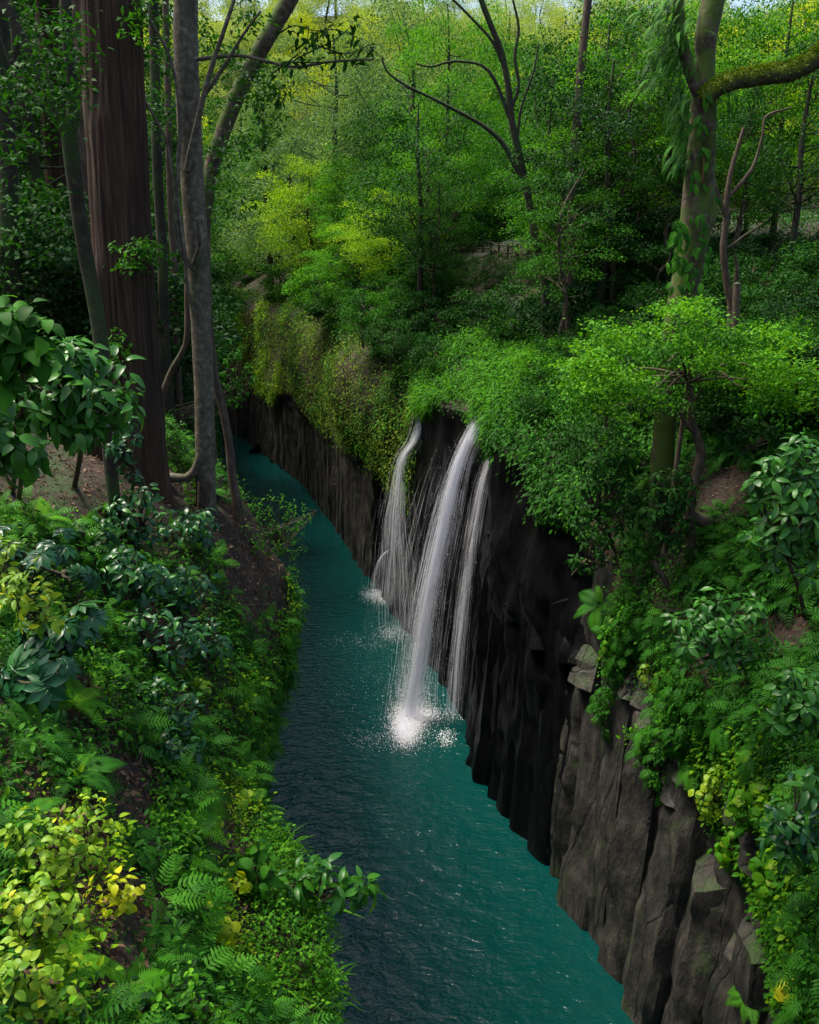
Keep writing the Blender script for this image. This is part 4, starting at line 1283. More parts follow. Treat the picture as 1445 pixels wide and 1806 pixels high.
def rim_z(y):
    return np.interp(y, yk, [RIGHT[q][3][1] for q in yk])
def not_on_black(p, nn):
    k_ = ~((p[:, 1] > 27.5) & (p[:, 1] < 60) & (p[:, 2] < rim_z(p[:, 1]) - .3 - .3 * (p[:, 1] < 44) - .9 * fbm(np.column_stack([p[:, 1] * .5, 0 * p[:, 0], 0 * p[:, 0]]), 2)))
    return p[k_], nn[k_]
def plantlets(geo, pos, nn, tmpl, size, k, spread, lift, mi, rng, hang=.4, clumpy=None, jitter=.5):
    """k leaves about each point: rising from the ground then hanging down the slope"""
    if len(pos) == 0:
        return
    if clumpy is not None:
        keep = fbm(pos * clumpy[0] + clumpy[2], 3) > clumpy[1]
        pos, nn = pos[keep], nn[keep]
        if len(pos) == 0:
            return
    P = np.repeat(pos, k, 0)
    N = np.repeat(nn, k, 0)
    n = len(P)
    base = np.repeat(rng.random(len(pos)), k)
    s = size * rng.uniform(.55, 1.35, n) * np.repeat(rng.uniform(.75, 1.25, len(pos)), k)
    off = rng.normal(size=(n, 3)) * spread
    h = rng.random((n, 1)) ** .8 * lift * np.repeat(rng.uniform(.5, 1.5, (len(pos), 1)), k, 0)
    up = norm(N + [0, 0, .8])
    pp = P + off * .6 + up * h
    yd = norm(off + rng.normal(size=(n, 3)) * spread * .6) + N * .25 + [0, 0, -hang] + rng.normal(size=(n, 3)) * .15
    zd = norm(N * .7 + [0, 0, .8] + rng.normal(size=(n, 3)) * jitter * .6)
    place(geo, tmpl, pp, yd, zd, s, mi, np.clip(.15 + .55 * base + .25 * rng.random(n), 0, .98))

GM = [M['mid'], M['fresh'], M['lime'], M['deep'], M['fern'], M['grass'], M['litter'], M['moss'], M['yellow'], M['gloss'], M['dark']]
iMID, iFRE, iLIM, iDEE, iFER, iGRA, iLIT, iMOS, iYEL, iGLO, iDAR = range(11)
T_FERN = frond_template(9, .4, .34, pin=.04, seed=3)
T_LITTER = (np.array([[0, 0, 0], [-.26, .4, .10], [.26, .4, .04], [0, 1, .12]], float), T_CARD[1])

# left bank, near
rng = np.random.default_rng(21)
nL = LG.shape[1] - 1
segc = np.cumsum([0, 16, 16, 8, 14, 18, 14, 6])
zones_left = [   # polygon in the photograph -> planting
    ('litter', [(330, 880), (470, 900), (500, 1010), (500, 1090), (420, 1100), (380, 1000)]),
    ('litter', [(0, 780), (250, 760), (330, 860), (330, 960), (180, 930), (0, 880)]),
    ('litter', [(150, 1330), (260, 1330), (260, 1480), (150, 1450)]),
    ('litter', [(160, 1560), (250, 1540), (260, 1806), (170, 1806)]),
    ('litter', [(0, 1180), (150, 1200), (160, 1290), (0, 1300)]),
    ('lime', [(350, 1370), (425, 1390), (440, 1720), (350, 1720)]),
    ('edge', [(395, 1050), (470, 1180), (480, 1480), (385, 1480), (370, 1250)]),
    ('edge', [(470, 1010), (550, 1070), (540, 1200), (490, 1180)]),
    ('bright', [(430, 1480), (640, 1500), (640, 1806), (390, 1806)]),
    ('yellow', [(0, 1400), (170, 1400), (240, 1620), (160, 1806), (0, 1806)])]
def zone_of(p, zones, default):
    u, v, _ = project(p)
    z = np.array([default] * len(p), dtype=object)
    for nm, poly in reversed(zones):
        z[in_poly(u, v, poly)] = nm
    return z
def cover(name, G, specs, parent=None):
    geo = Geo()
    for f in specs:
        f(geo)
    return geo.build(name, GM, kind='stuff', smooth=False)

geo = Geo()
p, nn = samples(LG, 15000, -2, 24, segc[1] + 4, segc[6], rng, 80, 1.2)
nn = face_out(p, nn)
z = zone_of(p, zones_left, 'under')
def sel(*names):
    m = np.isin(z, names)
    return p[m], nn[m]
a, b = sel('under'); plantlets(geo, a, b, T_LEAF_LOW, .085, 5, .10, .16, iMID, rng, clumpy=(1.2, -.2, 4))
a, b = sel('under'); plantlets(geo, a[::2], b[::2], T_OVATE, .075, 5, .10, .2, iFRE, rng, clumpy=(1.0, .35, 14))
a, b = sel('under'); plantlets(geo, a[1::2], b[1::2], T_LEAF_LOW, .10, 5, .12, .2, iDEE, rng)
a, b = sel('under'); plantlets(geo, a[::3], b[::3], T_FERN, .30, 4, .12, .10, iFER, rng, clumpy=(1.0, -.05, 9), hang=.3)
a, b = sel('edge'); plantlets(geo, a, b, T_LEAF_LOW, .075, 7, .10, .16, iMID, rng)
a, b = sel('edge'); plantlets(geo, a[::2], b[::2], T_OVATE, .085, 5, .10, .18, iFRE, rng, clumpy=(1.5, -.1, 2))
a, b = sel('edge'); plantlets(geo, a[::2], b[::2], T_OVATE, .08, 5, .10, .2, iLIM, rng, clumpy=(1.1, .0, 12))
a, b = sel('edge'); plantlets(geo, a[::4], b[::4], T_FERN, .34, 3, .12, .10, iFER, rng, hang=.7)
a, b = sel('bright'); plantlets(geo, a, b, T_OVATE, .06, 9, .10, .22, iFRE, rng)
a, b = sel('bright'); plantlets(geo, a[::2], b[::2], T_OVATE, .05, 9, .12, .24, iMID, rng)
a, b = sel('bright'); plantlets(geo, a[::9], b[::9], T_BLADE, .42, 8, .08, .05, iGRA, rng, hang=.5)
a, b = sel('lime'); plantlets(geo, a, b, T_OVATE, .06, 6, .10, .14, iLIM, rng, clumpy=(1.6, -.2, 1))
a, b = sel('lime'); plantlets(geo, a[::2], b[::2], T_LEAF_LOW, .05, 5, .10, .12, iFRE, rng)
a, b = sel('yellow'); plantlets(geo, a, b, T_OVATE, .075, 5, .12, .18, iLIM, rng, clumpy=(1.1, -.25, 6))
a, b = sel('yellow'); plantlets(geo, a[::2], b[::2], T_LEAF_LOW, .06, 5, .12, .12, iMID, rng)
a, b = sel('litter'); plantlets(geo, a[::3], b[::3], T_LEAF_LOW, .06, 4, .08, .10, iDEE, rng, clumpy=(1.4, .1, 3))
geo.build('ground_cover', GM, kind='stuff', smooth=False)

geo = Geo()
p, nn = samples(LG, 22000, -2, 24, segc[1], segc[6], rng, 60, 1.4)
nn = face_out(p, nn)
place(geo, T_LITTER, p + nn * .02, norm(rng.normal(size=p.shape) - nn * .3 + [0, 0, -.3]), nn + rng.normal(size=p.shape) * .45, rng.uniform(.05, .13, len(p)), 6, rng.random(len(p)) ** 1.5 * .98)
n = 2600                                             # bare twigs and roots lying about
q = rng.integers(0, len(p), n)
place(geo, (np.array([[-.015, 0, 0], [.015, 0, 0], [.01, 1, .02], [-.01, 1, .02]], float), np.array([[0, 1, 2], [0, 2, 3]])), p[q] + nn[q] * .04, rng.normal(size=(n, 3)) + [0, 0, -.8] - nn[q] * .2, nn[q], rng.uniform(.08, .3, n), 6, rng.random(n) * .5)
geo.build('leaf_litter', GM, kind='stuff', smooth=False)

# left bank further on, and its wall
geo = Geo()
p, nn = samples(LG, 11000, 22, 130, segc[1], segc[6], rng, 30, 1.2)
nn = face_out(p, nn)
plantlets(geo, p, nn, T_CARD, .16, 5, .3, .35, iDEE, rng)
plantlets(geo, p[::3], nn[::3], T_CARD, .15, 5, .3, .35, iMID, rng, clumpy=(.4, 0, 1))
p, nn = samples(LG, 3500, -2, 26, 10, segc[2], rng, 60, 1.2)
nn = face_out(p, nn)
plantlets(geo, p, nn, T_LEAF_LOW, .085, 5, .12, .14, iMID, rng, hang=1.0, clumpy=(.8, -.25, 3))
plantlets(geo, p[::2], nn[::2], T_OVATE, .09, 5, .12, .16, iFRE, rng, hang=1.0, clumpy=(.9, .05, 8))
geo.build('ground_cover', GM, kind='stuff', smooth=False)

# right bank: near slope
segr = np.cumsum([0, 22, 22, 10, 10, 14, 16, 8])
zones_right = [
    ('litter', [(1140, 1220), (1230, 1220), (1230, 1320), (1140, 1320)]),
    ('litter', [(1225, 800), (1330, 820), (1320, 900), (1225, 900)]),
    ('litter', [(1350, 1080), (1445, 1080), (1445, 1140), (1350, 1140)]),
    ('lime', [(1210, 1310), (1330, 1290), (1445, 1480), (1445, 1650), (1320, 1650), (1240, 1480)]),
    ('lime', [(1300, 1600), (1445, 1620), (1445, 1806), (1340, 1806)]),
    ('fresh', [(1060, 1120), (1200, 1180), (1260, 1330), (1200, 1340), (1040, 1220)])]
geo = Geo()
p, nn = samples(RG, 15000, 4, 44, segr[2] - 3, segr[6], rng, 60, 1.2)
nn = face_out(p, nn)
p, nn = not_on_black(p, nn)
z = zone_of(p, zones_right, 'under')
a, b = sel('under'); plantlets(geo, a, b, T_LEAF_LOW, .12, 6, .16, .22, iMID, rng, clumpy=(.8, -.6, 4), hang=.8)
a, b = sel('under'); plantlets(geo, a[::2], b[::2], T_LEAF_LOW, .15, 6, .2, .3, iDEE, rng, hang=.7)
a, b = sel('under'); plantlets(geo, a[::3], b[::3], T_OVATE, .12, 5, .2, .3, iFRE, rng, hang=.8, clumpy=(.6, .15, 21))
a, b = sel('under'); plantlets(geo, a[::2], b[::2], T_FERN, .5, 4, .16, .12, iFER, rng, clumpy=(.7, -.25, 9), hang=.7)
a, b = sel('lime'); plantlets(geo, a, b, T_OVATE, .13, 6, .15, .2, iMID, rng, hang=.8)
a, b = sel('lime'); plantlets(geo, a[::2], b[::2], T_OVATE, .15, 6, .15, .28, iFRE, rng, hang=.8, clumpy=(.8, -.3, 2))
a, b = sel('lime'); plantlets(geo, a[::3], b[::3], T_OVATE, .14, 5, .15, .32, iLIM, rng, hang=.8, clumpy=(.8, -.1, 5))
a, b = sel('fresh'); plantlets(geo, a, b, T_OVATE, .11, 6, .15, .2, iMID, rng, hang=.8)
a, b = sel('fresh'); plantlets(geo, a[::2], b[::2], T_OVATE, .10, 5, .15, .2, iFRE, rng, hang=.8, clumpy=(.8, 0, 5))
geo.build('ground_cover', GM, kind='stuff', smooth=False)
geo = Geo()
p, nn = samples(RG, 9000, 4, 44, segr[2], segr[6], rng, 60, 1.4)
nn = face_out(p, nn)
p, nn = not_on_black(p, nn)
place(geo, T_LITTER, p + nn * .03, norm(rng.normal(size=p.shape) + [0, 0, -.3]), nn + rng.normal(size=p.shape) * .45, rng.uniform(.08, .17, len(p)), 6, rng.random(len(p)) ** 1.5 * .98)
geo.build('leaf_litter', GM, kind='stuff', smooth=False)

# hanging cushions at the lip of the falls, then the mossy wall beyond
geo = Geo()
p, nn = samples(RG, 3600, 30, 62, segr[2] + 4, segr[4] + 5, rng, 30, .6)
nn = face_out(p, nn)
p, nn = not_on_black(p, nn)
plantlets(geo, p, nn, T_CARD, .20, 7, .35, .45, iDEE, rng, hang=1.0)
plantlets(geo, p, nn, T_CARD, .22, 7, .45, .7, iMID, rng, hang=1.1, clumpy=(.45, -.1, 31))
plantlets(geo, p[::2], nn[::2], T_CARD, .15, 7, .4, .9, iFRE, rng, hang=.9, clumpy=(.5, .2, 33))
m = (p[:, 1] > 40) & (p[:, 1] < 58)
plantlets(geo, p[m], nn[m], T_BLADE, .8, 16, .25, .45, iGRA, rng, hang=1.1, clumpy=(.35, -.55, 2))
plantlets(geo, p[m], nn[m], T_CARD, .19, 9, .35, .75, iFRE, rng, hang=.9, clumpy=(.5, -.35, 8))
m = (p[:, 1] > 30) & (p[:, 1] < 42)
plantlets(geo, p[m], nn[m], T_LEAF_LOW, .19, 6, .5, .8, iMID, rng, hang=1.2, clumpy=(.6, .0, 35))
geo.build('hanging_grass', GM, kind='stuff', smooth=False)
geo = Geo()
p, nn = samples(RG, 17000, 30, 140, segr[3], segr[6] + 2, rng, 30, 1.0)
nn = face_out(p, nn)
plantlets(geo, p, nn, T_CARD, .19, 6, .4, .4, iDEE, rng)
plantlets(geo, p[::2], nn[::2], T_CARD, .17, 6, .4, .45, iMID, rng, clumpy=(.3, 0, 3))
geo.build('ground_cover', GM, kind='stuff', smooth=False)
geo = Geo()
p, nn = samples(RG, 9000, 56, 150, segr[1], segr[3] + 4, rng, 30, .8)
nn = face_out(p, nn)
hgt = p[:, 2] - (9.5 + 2.0 * fbm(np.column_stack([p[:, 1] * .12, 0 * p[:, 0], 0 * p[:, 0]]), 2)) + np.clip((74 - p[:, 1]) * -.0, 0, 3)
m = hgt > 0
p, nn = p[m], nn[m]
plantlets(geo, p, nn, T_CARD, .18, 9, .45, .4, iMOS, rng, hang=1.2, clumpy=(.3, -.45, 17))
plantlets(geo, p[::2], nn[::2], T_CARD, .20, 8, .45, .5, iMID, rng, hang=1.2, clumpy=(.25, -.25, 3))
plantlets(geo, p[1::2], nn[1::2], T_CARD, .20, 8, .45, .6, iFRE, rng, hang=1.2, clumpy=(.2, .1, 13))
plantlets(geo, p[::3], nn[::3], T_CARD, .28, 6, .4, .5, iDEE, rng, hang=1.2, clumpy=(.25, .05, 7))
m = p[:, 1] > 96
plantlets(geo, p[m], nn[m], T_CARD, .3, 5, .4, .5, iLIM, rng, hang=1.0, clumpy=(.2, .05, 5))
geo.build('wall_moss', GM, kind='stuff', smooth=False)

geo = Geo()
p, nn = samples(RG, 3600, 8, 27, segr[1] + 12, segr[3], rng, 40, 1.0)
nn = face_out(p, nn)
k_ = (fbm(np.column_stack([p[:, 1] * .55, p[:, 2] * .12, 0 * p[:, 0]]), 3) + (p[:, 2] - 10) * .16) > .15
p, nn = p[k_], nn[k_]
plantlets(geo, p + nn * .35, nn, T_OVATE, .12, 5, .14, .35, iMID, rng, hang=1.1)
plantlets(geo, p[::2] + nn[::2] * .4, nn[::2], T_OVATE, .12, 5, .14, .4, iFRE, rng, hang=1.1, clumpy=(.8, .0, 5))
plantlets(geo, p[::3] + nn[::3] * .4, nn[::3], T_FERN, .45, 3, .14, .2, iFER, rng, hang=1.0)
geo.build('trailing_plants', GM, kind='stuff', smooth=False)

# ------------------------------------------------------------------ shrubs with leaves one can pick out
TMPL = {}
def shrub(name, label, base, centre, r, ros, per, size, meshes, off=.25, seed=0, cat='shrub', bark='brownbark', axis_up=.9, el=(-.35, .45), group=None, accents=None, yd_=None, squash=.8, spread=.035):
    rng = np.random.default_rng(seed + 1000)
    G_, n_ = ground(*base)
    yc = (G_[1] if yd_ is None else yd_) - off
    C = at(*centre, yc)
    dep = depth(C)
    rx, rz = r[0] / F_PX * dep, r[1] / F_PX * dep
    ry = min(rx, rz) * squash
    root = thing(name, label, cat, G_, group)
    tw, todo = Geo(), []
    fork = C + np.array([0, .3 * ry, -.55 * rz])
    tube(tw, np.array([G_ - [0, 0, .1], (G_ + fork) / 2 + [.05, 0, .03], fork]) - G_, np.array([.035, .028, .02]) * size / .22, 5, .25)
    for k in range(ros):
        d = norm(rng.normal(size=3))
        d[1] = -abs(d[1]) * .9 if rng.random() < .75 else d[1]
        rad = .35 + .65 * rng.random() ** .5
        pos = C + d * rad * np.array([rx, ry, rz])
        h = BVH.find_nearest(Vector(pos))
        if h[0] is not None:
            nn_ = np.array(h[1]); nn_ = nn_ if nn_.dot(CAM - np.array(h[0])) > 0 else -nn_
            gap = (pos - np.array(h[0])).dot(nn_)
            if gap < size * .5:
                pos = pos + nn_ * (size * .5 - gap)
        ax = norm(d * .6 + np.array([0, -.25, axis_up]) + rng.normal(size=3) * .25)
        mid = (fork * .5 + pos * .5) + np.array([0, 0, -.12 * rz]) + rng.normal(size=3) * .06
        tube(tw, np.array([fork, mid, pos]) - G_, [.016 * size / .22, .014 * size / .22, .006], 4, .25)
        e1 = norm(np.cross(ax, [0.3, .8, .1]))
        e2 = np.cross(ax, e1)
        m = max(3, int(per * rng.uniform(.75, 1.3)))
        a0 = rng.random() * 6.28
        for j in range(m):
            a = a0 + j * 2.399
            e = el[0] + (el[1] - el[0]) * (j / m) + rng.normal() * .12
            yd = (e1 * math.cos(a) + e2 * math.sin(a)) * math.cos(e) + ax * math.sin(e) + np.array([0, 0, -.15])
            ms = meshes
            if accents and rng.random() < accents[1]:
                ms = accents[0]
            todo.append((ms[rng.integers(len(ms))], pos + ax * (j / m) * spread * 3 + rng.normal(size=3) * spread, yd, ax + rng.normal(size=3) * .2, size * rng.uniform(.65, 1.2) * (1 - .25 * j / m)))
    todo.sort(key=lambda a_: np.linalg.norm(a_[1] - CAM) / a_[4] ** .5)
    for a_ in todo[:280]:
        put_leaf(root, *a_)
    if todo[280:]:
        g_, ml = Geo(), []
        for me_, p_, y_, z_, s_ in todo[280:]:
            if me_.name not in TMPL:
                vv = np.empty(len(me_.vertices) * 3)
                me_.vertices.foreach_get('co', vv)
                TMPL[me_.name] = (vv.reshape(-1, 3), np.array([list(q.vertices) for q in me_.polygons]))
            mm = me_.materials[0]
            if mm not in ml:
                ml.append(mm)
            place(g_, TMPL[me_.name], np.array([p_ - G_]), np.array([y_]), np.array([z_]), s_, ml.index(mm))
        g_.build('foliage', ml, root, kind='stuff')
    tw.build('stem', M[bark], root)
    return root

def fern(label, base, size, n, meshes='frond', seed=0, group=None, down=.35, lean=None):
    rng = np.random.default_rng(seed + 50)
    G_, n_ = ground(*base)
    root = thing('fern', label, 'fern', G_, group)
    up = norm(n_ * .7 + np.array([0, 0, .6]))
    e1 = norm(np.cross(up, [0.2, 1, .1]))
    e2 = np.cross(up, e1)
    for k in range(n):
        a = 6.283 * k / n + rng.normal() * .25
        yd = (e1 * math.cos(a) + e2 * math.sin(a)) + up * rng.uniform(.35, .8) + np.array([0, 0, -down])
        if lean is not None:
            yd = yd + np.array(lean)
        put_leaf(root, LM[meshes][rng.integers(len(LM[meshes]))], G_ + up * .04, yd, up + rng.normal(size=3) * .15, size * rng.uniform(.75, 1.15), 'frond')
    return root

L_, R_ = LM, None
# left bank
shrub('broadleaf_shrub', 'glossy broad leaved shrub in front of the great cedar trunk', (130, 850), (130, 690), (118, 100), 78, 7, .33, LM['glossg'], off=4.2, seed=1, el=(-.5, .3))
shrub('broadleaf_shrub', 'big bright leaved shrub at the left edge beside the cedar', (20, 860), (30, 600), (60, 70), 34, 6, .29, LM['mid_ovate'], off=5.5, seed=2, el=(-.5, .2))
shrub('broadleaf_shrub', 'dark leafy shrub low at the left edge under the glossy shrub', (30, 880), (20, 760), (70, 75), 30, 6, .28, LM['glossg_ovate'], off=4.5, seed=3, el=(-.6, .2))
shrub('climbing_shrub', 'glossy plant climbing in front of the cedar roots', (225, 900), (228, 790), (30, 75), 22, 6, .22, LM['gloss'], off=1.6, seed=4, el=(-.6, .2))
for i, (bu, cu, rr, n, s, lab) in enumerate([((250, 940), (245, 905), (75, 45), 14, .19, 'blue green glossy shrub below the cedar roots'),
                                   ((330, 950), (330, 930), (60, 40), 10, .19, 'blue green glossy shrub under the foot of the grey tree'),
                                   ((230, 1050), (235, 1010), (75, 50), 16, .185, 'dark glossy shrub with hanging leaves above the palmate plant'),
                                   ((330, 1060), (320, 1035), (60, 50), 13, .175, 'dark glossy shrub beside the bare litter slope'),
                                   ((290, 1160), (285, 1125), (80, 55), 18, .17, 'dark glossy shrub in the middle of the left slope'),
                                   ((370, 1170), (365, 1130), (40, 60), 9, .16, 'narrow glossy shrub at the rim of the left slope'),
                                   ((300, 1270), (290, 1250), (80, 55), 17, .16, 'dark glossy shrub above the big green fern'),
                                   ((310, 1340), (305, 1325), (55, 35), 9, .155, 'lowest dark glossy shrub just above the ferns'),
                                   ((180, 960), (165, 945), (55, 40), 9, .18, 'dark glossy shrub left of the mossy stem')]):
    shrub('glossy_shrub', lab, bu, cu, rr, int(n * 2.3), 7, s * 1.35, LM['gloss'] * 3 + LM['glossg'], off=.55, seed=10 + i, el=(-.55, .25), accents=(LM['fresh'], .03))
shrub('lime_shrub', 'lime green leafy shrub with pointed leaves above the palmate leaves', (60, 1120), (65, 1060), (62, 60), 24, 7, .17, LM['lime'], off=1.2, seed=31, accents=(LM['yellow'], .12))
shrub('lime_shrub', 'lime green sprig at the left edge above the lime shrub', (-10, 1010), (0, 970), (26, 50), 9, 6, .2, LM['lime'], off=1.4, seed=32)
for i, (bu, cu, s, n, lab) in enumerate([((110, 1150), (110, 1115), .42, 7, 'large palmate leaved plant below the lime shrub'), ((45, 1000), (45, 965), .34, 5, 'blue green palmate plant above the lime shrub'), ((95, 1200), (75, 1180), .42, 5, 'palmate leaved plant over the dark litter hollow'), ((110, 1010), (105, 1000), .30, 4, 'small palmate plant right of the lime shrub')]):
    shrub('palmate_plant', lab, bu, cu, (75, 30), n, 2, s * 1.2, LM['palm'], off=.8, seed=40 + i, el=(-.3, .2), cat='plant', axis_up=.7)
for i, (bu, cu, rr, n, s, lab) in enumerate([((60, 1520), (70, 1500), (85, 60), 26, .115, 'yellow green leafy shrub highest in the lower left corner'), ((150, 1480), (150, 1450), (60, 45), 13, .11, 'yellow green sprigs with broad leaves beside the litter patch'), ((60, 1640), (60, 1610), (80, 65), 28, .11, 'yellow green shrub with browning leaves in the lower left'),
                                   ((50, 1760), (40, 1730), (70, 60), 22, .11, 'yellow green shrub in the very corner at lower left'), ((190, 1560), (205, 1570), (45, 35), 8, .115, 'yellowing sprig with spotted leaves left of the ferns')]):
    shrub('yellow_green_shrub', lab, bu, cu, rr, int(n * 1.45), 6, s * 1.0, LM['lime_ovate'] if i != 4 else LM['yellow_ovate'], off=.35, seed=50 + i, accents=(LM['yellow_ovate'] + LM['dead'], .10), el=(-.3, .4))
shrub('broadleaf_shrub', 'broad leaved branch reaching out over the water at lower left', (470, 1560), (560, 1560), (108, 40), 17, 7, .27, LM['mid'] + LM['glossg'], off=.1, seed=60, el=(-.35, .5), squash=.5)
shrub('broadleaf_shrub', 'broad leaved plant hanging over the rim left of the reaching branch', (440, 1560), (445, 1525), (40, 60), 10, 6, .24, LM['mid_ovate'], off=.2, seed=61, el=(-.6, .1))
shrub('leafy_bush', 'dense light green bush at the rim above the dark ripples', (500, 1690), (510, 1680), (75, 100), 60, 7, .07, LM['fresh_ovate'] + LM['mid_ovate'], off=.2, seed=62, el=(-.4, .4))
shrub('leafy_bush', 'fresh green leafy clump at the bottom edge of the left bank', (330, 1780), (340, 1760), (80, 45), 26, 6, .075, LM['fresh_ovate'], off=.2, seed=63)
shrub('leafy_bush', 'pale leafy sprig poking over the water at the bottom edge', (590, 1800), (600, 1795), (32, 30), 7, 6, .10, LM['fresh'], off=.1, seed=64)
for i, (bu, rr, n, s, lab) in enumerate([((385, 1640), (30, 45), 9, .10, 'bright yellow round leaved plant on the rim beside the bush'), ((410, 1570), (22, 30), 5, .10, 'yellow lobed leaves hanging right of the ferns'), ((372, 1440), (24, 50), 8, .09, 'yellow green round leaves strung down the rim of the slope'), ((428, 1420), (18, 22), 4, .09, 'pair of bright round leaves at the rim over the water'), ((350, 1220), (20, 24), 5, .11, 'bright lime leaves right of the dark glossy shrubs'), ((535, 1140), (14, 35), 7, .15, 'lime leaves hanging from the rocky spur over the water'), ((460, 1280), (14, 40), 6, .11, 'lime leaves along the water edge below the spur'), ((120, 1790), (35, 25), 5, .13, 'lime upright leaves at the bottom left of the ferns')]):
    shrub('round_leaf_plant', lab, bu, (bu[0], bu[1] - 8), rr, n, 3, s * 1.5, LM['yellow_round'] if i in (0, 1) else LM['lime_round'], off=.12, seed=70 + i, cat='plant', el=(-.7, .1), axis_up=.5)
for i, (bu, s, n, lab) in enumerate([((310, 1440), .62, 8, 'big arching green fern in the middle of the lower left slope'), ((345, 1400), .5, 7, 'green fern right of the big arching fern'), ((320, 1520), .5, 8, 'long fern with narrow fronds below the big arching fern'), ((330, 1590), .45, 7, 'fern beside the yellow round leaves'), ((130, 1370), .45, 7, 'pale fern hanging left of the bare litter patch'),
                                     ((60, 1300), .5, 7, 'dark fern under the palmate leaves'), ((125, 1250), .5, 8, 'green fern in the dark hollow under the palmate leaves'), ((25, 1450), .4, 6, 'blue green fern at the left edge'), ((235, 1500), .35, 7, 'small fern over the litter between the shrubs'), ((215, 1760), .42, 8, 'dark fern at the bottom of the slope'), ((290, 1690), .45, 8, 'fern left of the yellow round leaved plant'),
                                     ((170, 1180), .5, 7, 'fern with dark fronds right of the palmate leaves'), ((120, 1720), .36, 6, 'small fern among the yellow green shrubs'), ((430, 1230), .45, 7, 'fern on the rim of the left bank halfway down'), ((440, 1360), .42, 6, 'fern hanging at the rim above the broad leaved branch'), ((70, 925), .5, 6, 'fern beside the leaf litter under the cedar'), ((410, 1120), .45, 7, 'light green fern at the edge of the litter slope')]):
    fern(lab, bu, s * 1.2, n, 'frond' if i % 3 else 'frond_lime', i)
shrub('small_bush', 'feathery green bush beside the curved sapling above the rocky spur', (470, 980), (490, 930), (62, 62), 80, 7, .11, LM['fresh'] + LM['mid'], off=.4, seed=80, cat='bush')
shrub('small_bush', 'thin sprig with light leaves reaching over the far water', (478, 955), (560, 890), (40, 22), 10, 6, .12, LM['mid'], off=.2, seed=81, cat='bush', yd_=21)
shrub('small_bush', 'leafy bush hanging between the grey tree and the river', (395, 760), (412, 640), (42, 80), 60, 7, .17, LM['mid'], off=0, seed=82, cat='bush', yd_=25, el=(-.7, .2))
shrub('small_bush', 'green ferny bush in the gap between the cedar and the grey tree', (305, 800), (303, 780), (36, 42), 26, 7, .15, LM['mid'], off=.3, seed=83, cat='bush')

# right bank
shrub('laurel_shrub', 'tall laurel with pale green whorls of leaves at the right edge', (1420, 1080), (1395, 890), (85, 150), 80, 7, .42, LM['glossg'], off=3.0, seed=101, el=(-.4, .3))
shrub('laurel_shrub', 'spreading laurel with bright whorled leaves over the lower slope', (1320, 1180), (1275, 1110), (105, 78), 64, 7, .38, LM['glossg'], off=2.5, seed=102, el=(-.4, .3))
shrub('laurel_shrub', 'laurel with light leaves at the right edge below the bare soil', (1430, 1280), (1410, 1230), (55, 75), 26, 7, .38, LM['glossg'], off=2.2, seed=103, el=(-.4, .3))
shrub('laurel_shrub', 'shiny dark laurel low at the right edge', (1430, 1500), (1410, 1440), (60, 100), 34, 7, .36, LM['glossg'] + LM['gloss'], off=1.6, seed=104, el=(-.4, .3))
for i, (bu, cu, rr, n, s, lab) in enumerate([((1080, 960), (1065, 870), (70, 85), 56, .22, 'dark leaved shrub hanging beside the black rock'), ((1180, 960), (1180, 900), (48, 95), 48, .22, 'dark leaved shrub in front of the twisted stems'), ((1120, 830), (1110, 808), (80, 22), 26, .21, 'flat spray of green leaves above the dark shrubs'),
                                             ((1010, 1010), (1040, 960), (48, 55), 24, .2, 'dark shrub at the rim of the black rock'), ((1330, 800), (1330, 770), (60, 40), 16, .24, 'shaded shrub behind the tall laurel')]):
    shrub('dark_shrub', lab, bu, cu, rr, int(n*1.3), 7, s * 1.6, LM['dark'] if i != 2 else LM['mid'], off=1.6, seed=110 + i, el=(-.6, .2))
for i, (bu, rr, n, s, lab) in enumerate([((1270, 1400), (50, 55), 18, .17, 'lime leaved climber at the top of the bright slope'), ((1340, 1420), (55, 60), 20, .17, 'green round leaved climber in the middle of the bright slope'), ((1290, 1500), (35, 40), 10, .19, 'small round leaved climber at the edge of the rock'), ((1370, 1560), (50, 60), 18, .19, 'large round leaved climber low on the right slope'),
                                         ((1360, 1680), (40, 45), 13, .19, 'round leaved climber above the yellow leaves'), ((1405, 1740), (32, 28), 11, .18, 'bright yellow round leaved climber in the lower right corner'), ((1160, 1190), (40, 26), 9, .16, 'lime sprig above the round patch of bare soil'), ((1080, 1140), (30, 50), 12, .15, 'green sprig hanging over the top of the black rock'), ((1120, 1290), (26, 30), 7, .13, 'small lime plant growing on the grey rock')]):
    shrub('climbing_plant', lab, bu, bu, rr, int(n * 1.8), 4, s * 1.7, {5: LM['yellow_round'], 0: LM['lime_ovate'], 6: LM['lime_ovate']}.get(i, LM['fresh_round'] if i % 2 else LM['fresh_ovate']), off=.55, seed=130 + i, cat='plant', el=(-.8, .1), axis_up=.4, accents=(LM['lime_round'], .15))
for i, (bu, s, n, lab) in enumerate([((1130, 1080), .9, 8, 'dark fern hanging under the dark shrubs'), ((1230, 1350), .8, 8, 'fern below the round patch of bare soil'), ((1180, 1210), .8, 7, 'fern above the round patch of bare soil'), ((1290, 1270), .8, 8, 'fern on the slope between the laurels'), ((1060, 1070), .9, 8, 'fern at the rim over the black rock'), ((1400, 1600), .7, 7, 'fern among the round leaved climbers'), ((1330, 1760), .6, 7, 'fern at the lower right edge of the rock'), ((1250, 1010), .9, 7, 'fern under the fallen log'), ((1340, 1330), .7, 7, 'fern under the lower laurel')]):
    fern(lab, bu, s * 1.3, n, 'frond', 30 + i, down=.6)

